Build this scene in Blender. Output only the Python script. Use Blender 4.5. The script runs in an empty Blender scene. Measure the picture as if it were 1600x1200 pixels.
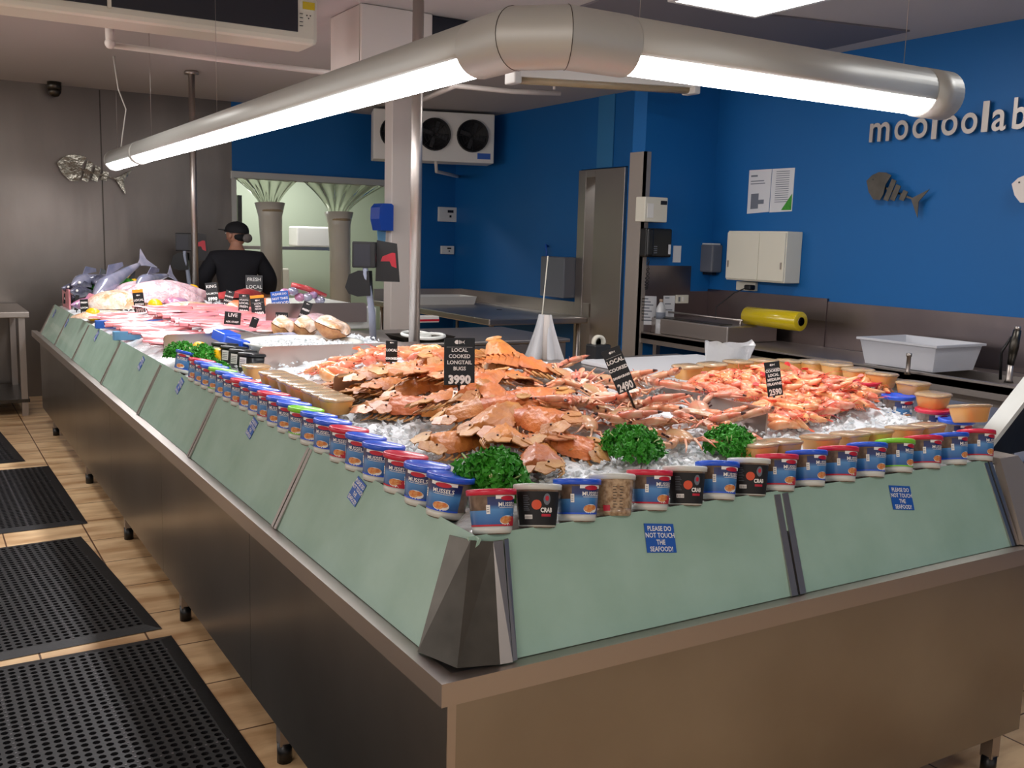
import bpy, bmesh, math, random
import numpy as np
from mathutils import Vector, Matrix, Euler
random.seed(7)
PI = math.pi
S = bpy.context.scene
COL = S.collection

# ------------------------------------------------------------------ camera
FPX, YAW, PITCH, ROLL = 1547.7, .54603, .144418, .027102
CAM = Vector((-.863, -1.658, 1.65))
_f = Vector((math.sin(YAW)*math.cos(PITCH), math.cos(YAW)*math.cos(PITCH), -math.sin(PITCH)))
_r = Vector((math.cos(YAW), -math.sin(YAW), 0)); _u = _r.cross(_f)
RR = math.cos(ROLL)*_r + math.sin(ROLL)*_u
UU = -math.sin(ROLL)*_r + math.cos(ROLL)*_u
cd = bpy.data.cameras.new('camera'); cam = bpy.data.objects.new('camera', cd); COL.objects.link(cam)
cd.sensor_width = 36; cd.lens = 36*FPX/1600; cd.clip_start = .02; cd.clip_end = 60
cam.matrix_world = Matrix(((RR.x, UU.x, -_f.x, CAM.x), (RR.y, UU.y, -_f.y, CAM.y), (RR.z, UU.z, -_f.z, CAM.z), (0, 0, 0, 1)))
S.camera = cam

# ------------------------------------------------------------------ world, exposure
w = bpy.data.worlds.new('world'); S.world = w; w.use_nodes = True
w.node_tree.nodes['Background'].inputs[0].default_value = (.94, .91, .90, 1)   # dim light of the hall outside the shop
w.node_tree.nodes['Background'].inputs[1].default_value = .29
S.view_settings.view_transform = 'Standard'; S.view_settings.look = 'None'
S.view_settings.exposure = 1.2; S.view_settings.gamma = 1
TUBE_EMIT, TROFFER_EMIT = 11.0, 7.0

def area(name, loc, sx, sy, power, col=(1, 1, 1), rot=(0, 0, 0)):
    l = bpy.data.lights.new(name, 'AREA'); l.shape = 'RECTANGLE'; l.size = sx; l.size_y = sy; l.energy = power; l.color = col
    o = bpy.data.objects.new(name, l); COL.objects.link(o); o.location = loc; o.rotation_euler = rot
    return o
area('cold_room_light', (3.1, 10.4, 2.75), 1.2, .4, 22, (1, 1, .98))
area('back_room_light', (5.75, 6.0, 2.7), .5, .5, 22)
area('hall_fill_light', (-2.6, -1.6, 2.9), 2.5, 2.5, 36, (1, .88, .82), (0, math.radians(-25), 0))  # added lamp standing in for the unseen hall lighting
area('hall_fill_light', (-4.2, 5.2, 2.7), 2.5, 4.5, 38, (1, .94, .92), (0, math.radians(-40), 0))  # added fill lamp, brightens the far walls and left floor

# ------------------------------------------------------------------ pixel helpers (to find where things stand on real surfaces)
def ray(px, py): return (RR*((px-800)/FPX) - UU*((py-600)/FPX) + _f)
def P(px, py, ax, v):
    d = ray(px, py); return CAM + d*((v-CAM[ax])/d[ax])
def depth(p): return (Vector(p)-CAM).dot(_f)
def ppm(p): return FPX/depth(p)
def proj(p):
    d = Vector(p)-CAM; k = d.dot(_f); return 800+FPX*d.dot(RR)/k, 600-FPX*d.dot(UU)/k
def H(x, y):
    d = min(x-.155, y-.155); d = max(d, 0)
    h = 1.0 + .12*(1-math.exp(-d/.4))
    h += .085*math.exp(-(((x-1.1)/.42)**2+((y-1.6)/.6)**2)*1.0)
    h += .05*math.exp(-(((x-1.95)/.35)**2+((y-.95)/.28)**2))
    h += .075*math.exp(-(((x-.85)/.4)**2+((y-6.9)/.6)**2))
    return h
def surf(px, py, dz=0):
    d = ray(px, py); t = 1.2
    while t < 14:
        p = CAM+d*t
        if p.z < H(p.x, p.y)+dz or p.y > 7.15: break
        t += .01
    return CAM+d*t
def solve(px, fn, a, b, inc=True):
    for _ in range(40):
        m = (a+b)/2
        if (proj(fn(m))[0] < px) == inc: a = m
        else: b = m
    return a
def xat(px, y, z): return solve(px, lambda m: (m, y, z), -2, 12)
def yat(px, x, z): return solve(px, lambda m: (x, m, z), -1.2, 14, False)

# ------------------------------------------------------------------ materials
def lin(h):
    if isinstance(h, (tuple, list)): return (*h[:3], 1)
    v = [int(h[i:i+2], 16)/255 for i in (0, 2, 4)]
    return (*[c/12.92 if c <= .04045 else ((c+.055)/1.055)**2.4 for c in v], 1)
def mat(name, col, rough=.5, metal=0, trans=0, coat=0, emit=0, spec=None, noise=None, bump=None, vary=None, ior=None, sss=0, aniso=0, stretch=(1, 1, 1), coord='Object'):
    m = bpy.data.materials.new(name); m.use_nodes = True; nt = m.node_tree; N = nt.nodes; L = nt.links
    b = N['Principled BSDF']; I = b.inputs
    I['Base Color'].default_value = lin(col); I['Roughness'].default_value = rough; I['Metallic'].default_value = metal
    I['Transmission Weight'].default_value = trans; I['Coat Weight'].default_value = coat
    if ior: I['IOR'].default_value = ior
    if sss: I['Subsurface Weight'].default_value = sss; I['Subsurface Radius'].default_value = (.02, .01, .006); I['Subsurface Scale'].default_value = .5
    if spec is not None: I['Specular IOR Level'].default_value = spec
    if emit: I['Emission Color'].default_value = lin(col); I['Emission Strength'].default_value = emit
    if aniso: I['Anisotropic'].default_value = aniso
    tc = N.new('ShaderNodeTexCoord'); mp = N.new('ShaderNodeMapping'); mp.inputs['Scale'].default_value = stretch
    L.new(tc.outputs[coord], mp.inputs[0])
    src = None
    if noise:      # (scale, second colour, amount)
        n = N.new('ShaderNodeTexNoise'); n.inputs['Scale'].default_value = noise[0]; n.inputs['Detail'].default_value = 5
        L.new(mp.outputs[0], n.inputs['Vector'])
        r = N.new('ShaderNodeValToRGB'); r.color_ramp.elements[0].position = .5-noise[2]/2; r.color_ramp.elements[1].position = .5+noise[2]/2
        r.color_ramp.elements[0].color = lin(col); r.color_ramp.elements[1].color = lin(noise[1])
        L.new(n.outputs['Fac'], r.inputs[0]); src = r.outputs[0]
    if vary:       # (hue swing, value swing) per object
        oi = N.new('ShaderNodeObjectInfo'); hs = N.new('ShaderNodeHueSaturation')
        mr = N.new('ShaderNodeMapRange'); mr.inputs['To Min'].default_value = .5-vary[0]; mr.inputs['To Max'].default_value = .5+vary[0]
        mv = N.new('ShaderNodeMapRange'); mv.inputs['To Min'].default_value = 1-vary[1]; mv.inputs['To Max'].default_value = 1+vary[1]
        L.new(oi.outputs['Random'], mr.inputs[0])
        mm = N.new('ShaderNodeMath'); mm.operation = 'MULTIPLY'; mm.inputs[1].default_value = 7.31; fr = N.new('ShaderNodeMath'); fr.operation = 'FRACT'
        L.new(oi.outputs['Random'], mm.inputs[0]); L.new(mm.outputs[0], fr.inputs[0]); L.new(fr.outputs[0], mv.inputs[0])
        L.new(mr.outputs[0], hs.inputs['Hue']); L.new(mv.outputs[0], hs.inputs['Value'])
        if src: L.new(src, hs.inputs['Color'])
        else: hs.inputs['Color'].default_value = lin(col)
        src = hs.outputs[0]
    if src: L.new(src, I['Base Color'])
    if bump:       # (scale, strength, distance)
        n2 = N.new('ShaderNodeTexNoise'); n2.inputs['Scale'].default_value = bump[0]; n2.inputs['Detail'].default_value = 4
        L.new(mp.outputs[0], n2.inputs['Vector'])
        bp = N.new('ShaderNodeBump'); bp.inputs['Strength'].default_value = bump[1]; bp.inputs['Distance'].default_value = bump[2]
        L.new(n2.outputs['Fac'], bp.inputs['Height']); L.new(bp.outputs[0], I['Normal'])
    return m

M = {}
M['blue'] = mat('blue_paint', '0f62a6', .5, noise=(1.2, '115fa0', .6), spec=.35)
M['blue2'] = mat('pale_blue_paint', '2f78ae', .4)
M['ceil'] = mat('ceiling_paint', 'b8b4b2', .7)
M['ceildark'] = mat('dark_grey_ceiling', '6d6a70', .6)
M['white'] = mat('white_plastic', 'e4e2dc', .4)
M['cream'] = mat('cream_enamel', 'd8d4c4', .4)
M['offwhite'] = mat('column_paint', 'd6cec8', .45)
M['steel'] = mat('stainless_steel', 'b9b4ae', .24, 1, bump=(9, .05, .02), stretch=(1, 1, 1))
M['steelwall'] = mat('brushed_steel_cladding', '8a837d', .34, 1, noise=(2.2, '7b756f', .5), bump=(3.2, .12, .05), stretch=(1, 1, .35))
M['skirt'] = mat('dull_steel_skirt', 'a5a29c', .3, 1, bump=(2.0, .06, .03), noise=(1.7, '8c8780', .6))
M['steelsoft'] = mat('satin_steel', 'b4aca6', .38, 1)
M['splash'] = mat('dull_splashback_steel', '8d8280', .3, 1, noise=(2.5, '7c7274', .6), bump=(3, .08, .03))
M['postplate'] = mat('matte_steel_post', 'a39a92', .5, .6)
M['steeldark'] = mat('dark_steel', '5a5650', .35, 1, noise=(14, '4a4742', .5))
M['divider'] = mat('steel_divider', 'ad9f98', .3, 1, bump=(20, .04, .01))
M['alu'] = mat('aluminium_housing', 'bdbfbb', .45, .3)
M['black'] = mat('black_plastic', '0f1012', .35)
M['blackm'] = mat('black_matte', '121214', .6)
M['rubber'] = mat('black_rubber', '131316', .5, spec=.4, noise=(30, '1c1c20', .6), bump=(60, .3, .003))
M['rubberdot'] = mat('worn_rubber_nub', '6a676c', .6)
M['dark'] = mat('dark_grille', '17171d', .5)
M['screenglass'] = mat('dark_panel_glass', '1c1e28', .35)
M['card'] = mat('black_card', '0c0d10', .3)
M['ink'] = mat('white_print', 'f0eeea', .5)
M['red'] = mat('red_plastic', 'c3142c', .35, coat=.3)
M['redprint'] = mat('red_print', 'c01f36', .4)
M['bluelid'] = mat('blue_lid', '1f58d8', .32, coat=.3)
M['redlid'] = mat('red_lid', 'd01f42', .32, coat=.3)
M['greenlid'] = mat('green_lid', '7fd02e', .32, coat=.3)
M['whitelid'] = mat('white_lid', 'd5d8d2', .35, coat=.3)
M['cup'] = mat('clear_cup', '8a7668', .25, coat=.4, noise=(45, '5e4f46', .4))
M['cupclear'] = mat('clear_crab_cup', 'c2a98a', .25, coat=.6, noise=(90, '8a6f55', .3))
M['stickerblue'] = mat('blue_sticker', '1f5ab4', .4)
M['orangeprint'] = mat('orange_print', 'd2733a', .4, noise=(160, 'e2a968', .3))
M['orangedot'] = mat('orange_seal', 'd8502a', .4)
M['navyprint'] = mat('navy_print', '161a46', .35)
M['orangecard'] = mat('orange_card', 'f09a18', .4)
M['pate'] = mat('tan_spread', 'dca45c', .45, sss=.2, coat=.5)
M['lidclear'] = mat('frosted_lid', 'dcc6a0', .22, trans=.6, coat=.2)
M['paper'] = mat('white_paper', 'd9dadd', .7)
M['papergrey'] = mat('grey_print', '6f7580', .7)
M['lemon'] = mat('lemon_skin', 'f2b90c', .35, bump=(120, .3, .002), coat=.2)
M['parsley'] = mat('parsley_leaf', '2a801c', .5, noise=(60, '45a62c', .6))
M['stem'] = mat('pale_green_stem', 'b8cf86', .5)
M['fillet'] = mat('pink_fillet', 'eaa0a2', .28, noise=(14, 'c96e76', .5), sss=.3, coat=.5, bump=(40, .4, .004), stretch=(.35, 1, 1), vary=(.01, .1))
M['salmon'] = mat('salmon_flesh', 'f0633a', .3, noise=(30, 'f7996c', .5), coat=.5)
M['redmeat'] = mat('red_tuna', 'b02a30', .3, noise=(18, 'd05a5a', .5), coat=.5)
M['calamari'] = mat('pale_flesh', 'e8cfd2', .25, noise=(20, 'd8a8b4', .5), coat=.6, sss=.2, bump=(22, .9, .03))
M['fishsilver'] = mat('fish_skin', '6d7898', .2, .35, noise=(12, 'b8b4c4', .5), coat=.6)
M['fishdark'] = mat('dark_fish_skin', '2c2f45', .2, .3, noise=(10, '8d8ca0', .4), coat=.6)
M['fishpink'] = mat('pink_fish_skin', 'c8707c', .25, .1, noise=(16, 'a08ab8', .5), coat=.6)
M['bug'] = mat('bug_shell', 'dd8a3e', .45, noise=(26, 'a3562a', .6), bump=(70, .9, .005), vary=(.012, .2), coat=.1)
M['bugpale'] = mat('bug_shell_pale', 'daa868', .45, noise=(34, 'a9653a', .55), bump=(80, .8, .004), vary=(.012, .15), coat=.1)
M['crabshell'] = mat('crab_shell', 'b9a27c', .35, noise=(24, 'c4694a', .55), bump=(80, .3, .002), vary=(.015, .12), coat=.4)
M['crabclaw'] = mat('crab_claw', 'dc6a42', .32, noise=(26, 'dcb592', .4), vary=(.015, .12), coat=.35)
M['crabdark'] = mat('dark_claw_tip', '3a1716', .3)
M['prawn'] = mat('prawn_shell', 'e87a48', .3, noise=(45, 'f4b890', .45), vary=(.018, .12), coat=.5, sss=.15)
M['prawnleg'] = mat('prawn_leg', 'e0573a', .35, vary=(.015, .1))
M['oyster'] = mat('glossy_white_flesh', 'f1e7dc', .25, noise=(14, 'd8a070', .35), coat=.5, bump=(24, .9, .02))
M['glass'] = mat('frosted_green_glass', 'b2d2c4', .24, trans=.1, ior=1.35, coat=.25, noise=(5, '98baa8', .6), bump=(16, .12, .01))
M['glassedge'] = mat('green_glass_edge', '1d4a3c', .2)
M['tile'] = None
M['tapeyellow'] = mat('yellow_film', 'cdb412', .25, coat=.6)
M['bowl'] = mat('beige_bowl', 'a08a78', .45)
M['milky'] = mat('milky_plastic', 'e6e8ee', .3, trans=.3)
M['bag'] = mat('frosted_bag', 'e0e2e4', .22, trans=.35, bump=(14, .5, .02))
M['pvc'] = mat('clear_strip_curtain', 'b9bfa9', .12, trans=.72, ior=1.2, bump=(7, .35, .02))
M['pvcroll'] = mat('bunched_strip_curtain', 'ccc7ba', .25, trans=.1, bump=(10, .3, .02))
M['coldwall'] = mat('cold_room_panel', 'a9b39e', .5)
M['bluewrap'] = mat('dispenser_blue', '1646a8', .3, coat=.4)
M['bluecloth'] = mat('blue_paper', '5f93b8', .8)
M['scalegrey'] = mat('grey_post_paint', '8b92a4', .4)
M['skin'] = mat('skin', 'b07f68', .5, sss=.1)
M['shirt'] = mat('navy_shirt', '0e0f18', .85)
M['trousers'] = mat('dark_trousers', '14141a', .8)
M['cap'] = mat('black_cap', '0c0d13', .8)
M['hairnet'] = mat('grey_hair_bun', '6b6562', .8, bump=(60, .6, .01))
M['mirror'] = mat('polished_steel', '8f8a7e', .12, 1, bump=(6, .3, .03))
M['tint'] = mat('grey_dispenser', '6d7078', .4)
M['tubelight'] = mat('tube_diffuser', (1, .98, 1), .5, emit=TUBE_EMIT)
M['troffer'] = mat('light_panel', (1, .98, .96), .5, emit=TROFFER_EMIT)

def tile_mat():
    m = bpy.data.materials.new('beige_floor_tile'); m.use_nodes = True; nt = m.node_tree; N = nt.nodes; L = nt.links; b = N['Principled BSDF']
    tc = N.new('ShaderNodeTexCoord'); mp = N.new('ShaderNodeMapping'); mp.inputs['Scale'].default_value = (1, 1, 1)
    mp.inputs['Location'].default_value = (.11, .14, 0)
    L.new(tc.outputs['Object'], mp.inputs[0])
    br = N.new('ShaderNodeTexBrick'); br.offset = 0; br.inputs['Scale'].default_value = 1
    br.inputs['Brick Width'].default_value = .4; br.inputs['Row Height'].default_value = .4; br.inputs['Mortar Size'].default_value = .004
    br.inputs['Color1'].default_value = lin('f3d2a4'); br.inputs['Color2'].default_value = lin('e8c79c'); br.inputs['Mortar'].default_value = lin('6b4c35')
    n = N.new('ShaderNodeTexNoise'); n.inputs['Scale'].default_value = 2.6; n.inputs['Detail'].default_value = 6
    mx = N.new('ShaderNodeMix'); mx.data_type = 'RGBA'; mx.blend_type = 'MULTIPLY'; mx.inputs[0].default_value = .75
    r = N.new('ShaderNodeValToRGB'); r.color_ramp.elements[0].position = .35; r.color_ramp.elements[1].position = .6
    r.color_ramp.elements[0].color = lin('b89c80'); r.color_ramp.elements[1].color = (1, 1, 1, 1)
    sm = N.new('ShaderNodeMapping'); sm.inputs['Scale'].default_value = (.9, 3.2, 1); L.new(tc.outputs['Object'], sm.inputs[0])
    L.new(sm.outputs[0], n.inputs['Vector']); L.new(mp.outputs[0], br.inputs['Vector']); L.new(n.outputs['Fac'], r.inputs[0])
    L.new(br.outputs['Color'], mx.inputs[6]); L.new(r.outputs[0], mx.inputs[7]); L.new(mx.outputs[2], b.inputs['Base Color'])
    b.inputs['Roughness'].default_value = .38
    return m
M['tile'] = tile_mat()
def ice_mat():
    m = mat('ice', 'f4f8fa', .2, trans=.0, ior=1.31, coat=.3, sss=.0, noise=(7, 'd6dee2', .5), bump=(70, .7, .006))
    return m
M['ice'] = ice_mat()
M['iceshard'] = mat('ice_chip', 'f6fafc', .08, trans=.3, ior=1.31)
def label_mat():
    m = bpy.data.materials.new('blue_sea_label'); m.use_nodes = True; nt = m.node_tree; N = nt.nodes; L = nt.links; b = N['Principled BSDF']
    tc = N.new('ShaderNodeTexCoord'); sp = N.new('ShaderNodeSeparateXYZ'); L.new(tc.outputs['Generated'], sp.inputs[0])
    r = N.new('ShaderNodeValToRGB'); e = r.color_ramp.elements; e[0].position = 0; e[0].color = lin('1b4f96'); e[1].position = 1; e[1].color = lin('1b1f52')
    for p_, c_ in ((.35, '3b78b8'), (.55, '4f8cc6'), (.72, '1d2f70')): k = e.new(p_); k.color = lin(c_)
    L.new(sp.outputs['Z'], r.inputs[0]); L.new(r.outputs[0], b.inputs['Base Color']); b.inputs['Roughness'].default_value = .3; b.inputs['Coat Weight'].default_value = .4
    return m
M['sealabel'] = label_mat()

# ------------------------------------------------------------------ mesh builder
class B:
    def __init__(s): s.bm = bmesh.new()
    def add(s, vs, fs, mi=0, T=None, smooth=False):
        bv = [s.bm.verts.new(T @ Vector(v) if T else Vector(v)) for v in vs]
        for f in fs:
            try: fc = s.bm.faces.new([bv[i] for i in f]); fc.material_index = mi; fc.smooth = smooth
            except ValueError: pass
        return s
    def box(s, x0, x1, y0, y1, z0, z1, mi=0, T=None, bev=0):
        if x0 > x1: x0, x1 = x1, x0
        if y0 > y1: y0, y1 = y1, y0
        if z0 > z1: z0, z1 = z1, z0
        vs = [(x, y, z) for x in (x0, x1) for y in (y0, y1) for z in (z0, z1)]
        fs = [(0, 1, 3, 2), (4, 6, 7, 5), (0, 4, 5, 1), (2, 3, 7, 6), (0, 2, 6, 4), (1, 5, 7, 3)]
        if bev:
            t = bmesh.new(); bv = [t.verts.new(v) for v in vs]
            for f in fs: t.faces.new([bv[i] for i in f])
            bmesh.ops.bevel(t, geom=t.edges[:], offset=bev, segments=2, affect='EDGES', profile=.5)
            t.verts.index_update()
            s.add([v.co.copy() for v in t.verts], [[v.index for v in f.verts] for f in t.faces], mi, T); t.free()
            return s
        return s.add(vs, fs, mi, T)
    def quad(s, a, b, c, d, mi=0): return s.add([a, b, c, d], [(0, 1, 2, 3)], mi)
    def slab(s, a, b, c, d, n, mi=0):      # quad thickened along vector n
        n = Vector(n); vs = [Vector(p) for p in (a, b, c, d)]; vs += [p+n for p in vs]
        return s.add(vs, [(3, 2, 1, 0), (4, 5, 6, 7), (0, 1, 5, 4), (1, 2, 6, 5), (2, 3, 7, 6), (3, 0, 4, 7)], mi)
    def prism(s, pts, z0, z1, mi=0, T=None, smooth=False):
        n = len(pts); vs = [(x, y, z0) for x, y in pts]+[(x, y, z1) for x, y in pts]
        fs = [tuple(range(n))[::-1], tuple(range(n, 2*n))]+[(i, (i+1) % n, n+(i+1) % n, n+i) for i in range(n)]
        return s.add(vs, fs, mi, T, smooth)
    def tube(s, pts, r, n=8, mi=0, T=None, caps=True, flat=1.0, up=None, smooth=True):
        pts = [Vector(p) for p in pts]; k = len(pts); rs = r if isinstance(r, (list, tuple)) else [r]*k
        vs = []; prev = None
        for i, p in enumerate(pts):
            t = (pts[min(i+1, k-1)]-pts[max(i-1, 0)])
            t = t.normalized() if t.length > 1e-9 else Vector((0, 0, 1))
            a = Vector(up) if up else (prev if prev else (Vector((0, 0, 1)) if abs(t.z) < .9 else Vector((1, 0, 0))))
            a = (a-t*a.dot(t)); a = a.normalized() if a.length > 1e-6 else t.orthogonal().normalized(); prev = a
            b = t.cross(a)
            for j in range(n):
                an = 2*PI*j/n; vs.append(p+(a*math.cos(an)*flat+b*math.sin(an))*rs[i])
        fs = [(i*n+j, i*n+(j+1) % n, (i+1)*n+(j+1) % n, (i+1)*n+j) for i in range(k-1) for j in range(n)]
        if caps: fs += [tuple(range(n))[::-1], tuple(range((k-1)*n, k*n))]
        return s.add(vs, fs, mi, T, smooth)
    def lathe(s, prof, n=24, mi=0, T=None, smooth=True, sq=0):
        vs = []
        for r, z in prof:
            for j in range(n):
                a = 2*PI*j/n; k = 1
                if sq: k = 1/(abs(math.cos(a))**sq+abs(math.sin(a))**sq)**(1/sq)
                vs.append((r*k*math.cos(a), r*k*math.sin(a), z))
        m = len(prof)
        fs = [(i*n+j, i*n+(j+1) % n, (i+1)*n+(j+1) % n, (i+1)*n+j) for i in range(m-1) for j in range(n)]
        if prof[0][0] > 1e-4: fs.append(tuple(range(n))[::-1])
        if prof[-1][0] > 1e-4: fs.append(tuple(range((m-1)*n, m*n)))
        return s.add(vs, fs, mi, T, smooth)
    def ball(s, c, r, mi=0, u=12, v=8, T=None):
        c = Vector(c); r = (r, r, r) if not isinstance(r, (tuple, list)) else r
        vs = [(c.x, c.y, c.z-r[2])]
        for i in range(1, v):
            ph = -PI/2+PI*i/v
            for j in range(u): vs.append((c.x+r[0]*math.cos(ph)*math.cos(2*PI*j/u), c.y+r[1]*math.cos(ph)*math.sin(2*PI*j/u), c.z+r[2]*math.sin(ph)))
        vs.append((c.x, c.y, c.z+r[2])); e = len(vs)-1
        fs = [(0, 1+(j+1) % u, 1+j) for j in range(u)]+[(1+i*u+j, 1+i*u+(j+1) % u, 1+(i+1)*u+(j+1) % u, 1+(i+1)*u+j) for i in range(v-2) for j in range(u)]
        fs += [(e, 1+(v-2)*u+j, 1+(v-2)*u+(j+1) % u) for j in range(u)]
        return s.add(vs, fs, mi, T, True)
    def text(s, body, size, T, mi=0, fat=0, sx=1, fn=None, center=True, align=None):
        c = bpy.data.curves.new('t', 'FONT'); c.body = body; c.size = size; c.offset = fat; c.resolution_u = 2
        c.align_x = 'CENTER' if center else 'LEFT'
        o = bpy.data.objects.new('t', c); me = bpy.data.meshes.new_from_object(o)
        vs = [Vector((v.co.x*sx, v.co.y, 0)) for v in me.vertices]
        if fn: vs = [fn(v) for v in vs]
        s.add(vs, [tuple(p.vertices) for p in me.polygons], mi, T)
        bpy.data.objects.remove(o); bpy.data.curves.remove(c); bpy.data.meshes.remove(me)
        return s
    def grid(s, nx, ny, fn, mi=0, smooth=True):
        vs = [fn(i/(nx-1), j/(ny-1)) for j in range(ny) for i in range(nx)]
        fs = [(j*nx+i, j*nx+i+1, (j+1)*nx+i+1, (j+1)*nx+i) for j in range(ny-1) for i in range(nx-1)]
        return s.add(vs, fs, mi, None, smooth)

def obj(name, b, mats, parent=None, label=None, fixn=False):
    if fixn: bmesh.ops.recalc_face_normals(b.bm, faces=b.bm.faces[:])
    me = bpy.data.meshes.new(name); b.bm.to_mesh(me); b.bm.free()
    for m in (mats if isinstance(mats, (list, tuple)) else [mats]): me.materials.append(M[m])
    o = bpy.data.objects.new(name, me); COL.objects.link(o)
    if parent:
        r = parent; off = Vector((0, 0, 0))
        while r: off += r.location; r = r.parent
        me.transform(Matrix.Translation(-off)); o.parent = parent
    if label: o['label'] = label
    return o
def tag(o, label, cat, group=None, kind=None):
    o['label'] = label; o['category'] = cat
    if group: o['group'] = group
    if kind: o['kind'] = kind
    return o
def thing(name, label, cat, loc=(0, 0, 0), group=None):
    o = bpy.data.objects.new(name, None); COL.objects.link(o); o.location = loc; o.empty_display_size = .05
    return tag(o, label, cat, group)
def single(name, b, mats, label, cat, group=None, kind=None, fixn=False):      # a thing that is one mesh, origin at its base centre
    o = obj(name, b, mats, fixn=fixn); me = o.data
    cs = [v.co for v in me.vertices]
    c = Vector(((min(v.x for v in cs)+max(v.x for v in cs))/2, (min(v.y for v in cs)+max(v.y for v in cs))/2, min(v.z for v in cs)))
    me.transform(Matrix.Translation(-c)); o.location = c
    return tag(o, label, cat, group, kind)
def struct(name, b, mats):
    o = obj(name, b, mats); o['kind'] = 'structure'; return o
def dup(root):
    r = root.copy(); COL.objects.link(r)
    def rec(a, b):
        for ch in a.children:
            c = ch.copy(); COL.objects.link(c); c.parent = b; rec(ch, c)
    rec(root, r); return r
class Proto:
    """first use moves the built thing itself, later uses copy it"""
    def __init__(s, root): s.root = root; s.used = False
    def put(s, mw, label, group=None, sc=1):
        o = s.root if not s.used else dup(s.root); s.used = True
        if label: o['label'] = label
        if group: o['group'] = group
        o.matrix_world = mw @ Matrix.Diagonal((sc, sc, sc, 1)); return o
def TR(loc, rx=0, ry=0, rz=0): return Matrix.Translation(Vector(loc)) @ Euler((rx, ry, rz)).to_matrix().to_4x4()
RX90 = Matrix.Rotation(PI/2, 4, 'X')
FACE_NX = Matrix(((0, 0, -1, 0), (-1, 0, 0, 0), (0, 1, 0, 0), (0, 0, 0, 1)))    # text plane -> faces -x, reading along -y
FACE_NY = RX90                                                                   # text plane -> faces -y
ORD = ['first', 'second', 'third', 'fourth', 'fifth', 'sixth', 'seventh', 'eighth', 'ninth', 'tenth', 'eleventh', 'twelfth', 'thirteenth', 'fourteenth', 'fifteenth', 'sixteenth', 'seventeenth', 'eighteenth', 'nineteenth', 'twentieth', 'twenty-first', 'twenty-second', 'twenty-third', 'twenty-fourth', 'twenty-fifth']

# ================================================================== THE ROOM
YW, XW, ZC = 9.0, 4.75, 3.0
b = B(); b.box(-7, 8, -6, 12.5, -.05, 0); struct('floor', b, 'tile')
b = B(); b.box(-7, 8, -6, 12.5, ZC, ZC+.1); struct('ceiling', b, 'ceil')
b = B(); b.box(-4, 2.09, YW, YW+.15, 0, ZC)
struct('wall_far_steel', b, 'steelwall')
for i, x in enumerate((-.75, .8)):
    b = B(); b.box(x, x+.012, YW-.004, YW+.01, 0, ZC-.01); struct('trim_%d' % (i+1), b, 'steeldark')
CX0, CX1, CZ = 2.13, 4.05, 2.24
b = B(); b.box(2.09, CX1, YW, YW+.15, CZ, ZC); b.box(CX1, XW+.1, YW, YW+.15, 0, ZC); b.box(2.09, CX0, YW, YW+.15, 0, CZ)
struct('wall_far', b, 'blue')
# right-hand wall with the door opening
D0, D1 = yat(930, XW, 1.6), yat(916, XW, 1.6)
D1 = max(D1, D0+.1)
JY0 = yat(976, XW, 1.6)
b = B(); b.box(XW, XW+.2, -6, JY0, 0, ZC); b.box(XW, XW+.2, D1+.13, YW+.1, 0, ZC); b.box(XW, XW+.2, JY0, D1+.13, 2.34, ZC)
struct('wall_right', b, 'blue')
PX0 = 4.02; PY0, PY1 = 4.5, 4.66
b = B(); b.box(PX0, XW, PY0, PY1, 0, ZC); struct('wall_partition', b, 'blue')
b = B(); b.box(XW-.012, XW, yat(960, XW, 2.6), yat(935, XW, 2.6), 2.345, ZC); struct('trim_3', b, 'blue2')
b = B(); b.box(PX0-.012, PX0+.01, PY0-.015, PY1+.01, 0, 2.35); b.box(PX0-.012, PX0+.05, PY0-.015, PY0, 0, 2.35); struct('trim_4', b, 'postplate')
# door frame in brushed steel
d = thing('door_frame', 'tall stainless steel door frame with a narrow gap open in the blue wall', 'door frame', (XW, (JY0+D0)/2, 0))
b = B(); b.box(XW-.03, XW+.2, JY0+.002, D0, 0, 2.33, bev=.004); obj('near_jamb', b, 'steelsoft', d)
b = B(); b.box(XW-.03, XW+.2, D1, D1+.125, 0, 2.33, bev=.004); obj('far_jamb', b, 'steelsoft', d)
b = B(); b.box(XW-.03, XW+.2, D0, D1, 2.26, 2.33); obj('head', b, 'steelsoft', d)
# room beyond the door
b = B(); b.box(7.2, 7.3, 3, YW+3, 0, ZC); struct('wall_storeroom', b, 'cream')
t = thing('storage_shelf', 'pale storage shelves glimpsed through the gap of the steel door', 'shelf', (5.9, 7.3, 0))
b = B(); [b.box(5.6, 5.64, y, y+.04, 0, 2.2) for y in (6.9, 7.9)]; [b.box(6.0, 6.04, y, y+.04, 0, 2.2) for y in (6.9, 7.9)]; obj('frame', b, 'white', t)
for z in (.5, 1.0, 1.45, 1.9):
    b = B(); b.box(5.6, 6.04, 6.9, 7.94, z, z+.03); obj('shelf_board', b, 'white', t)
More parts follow.
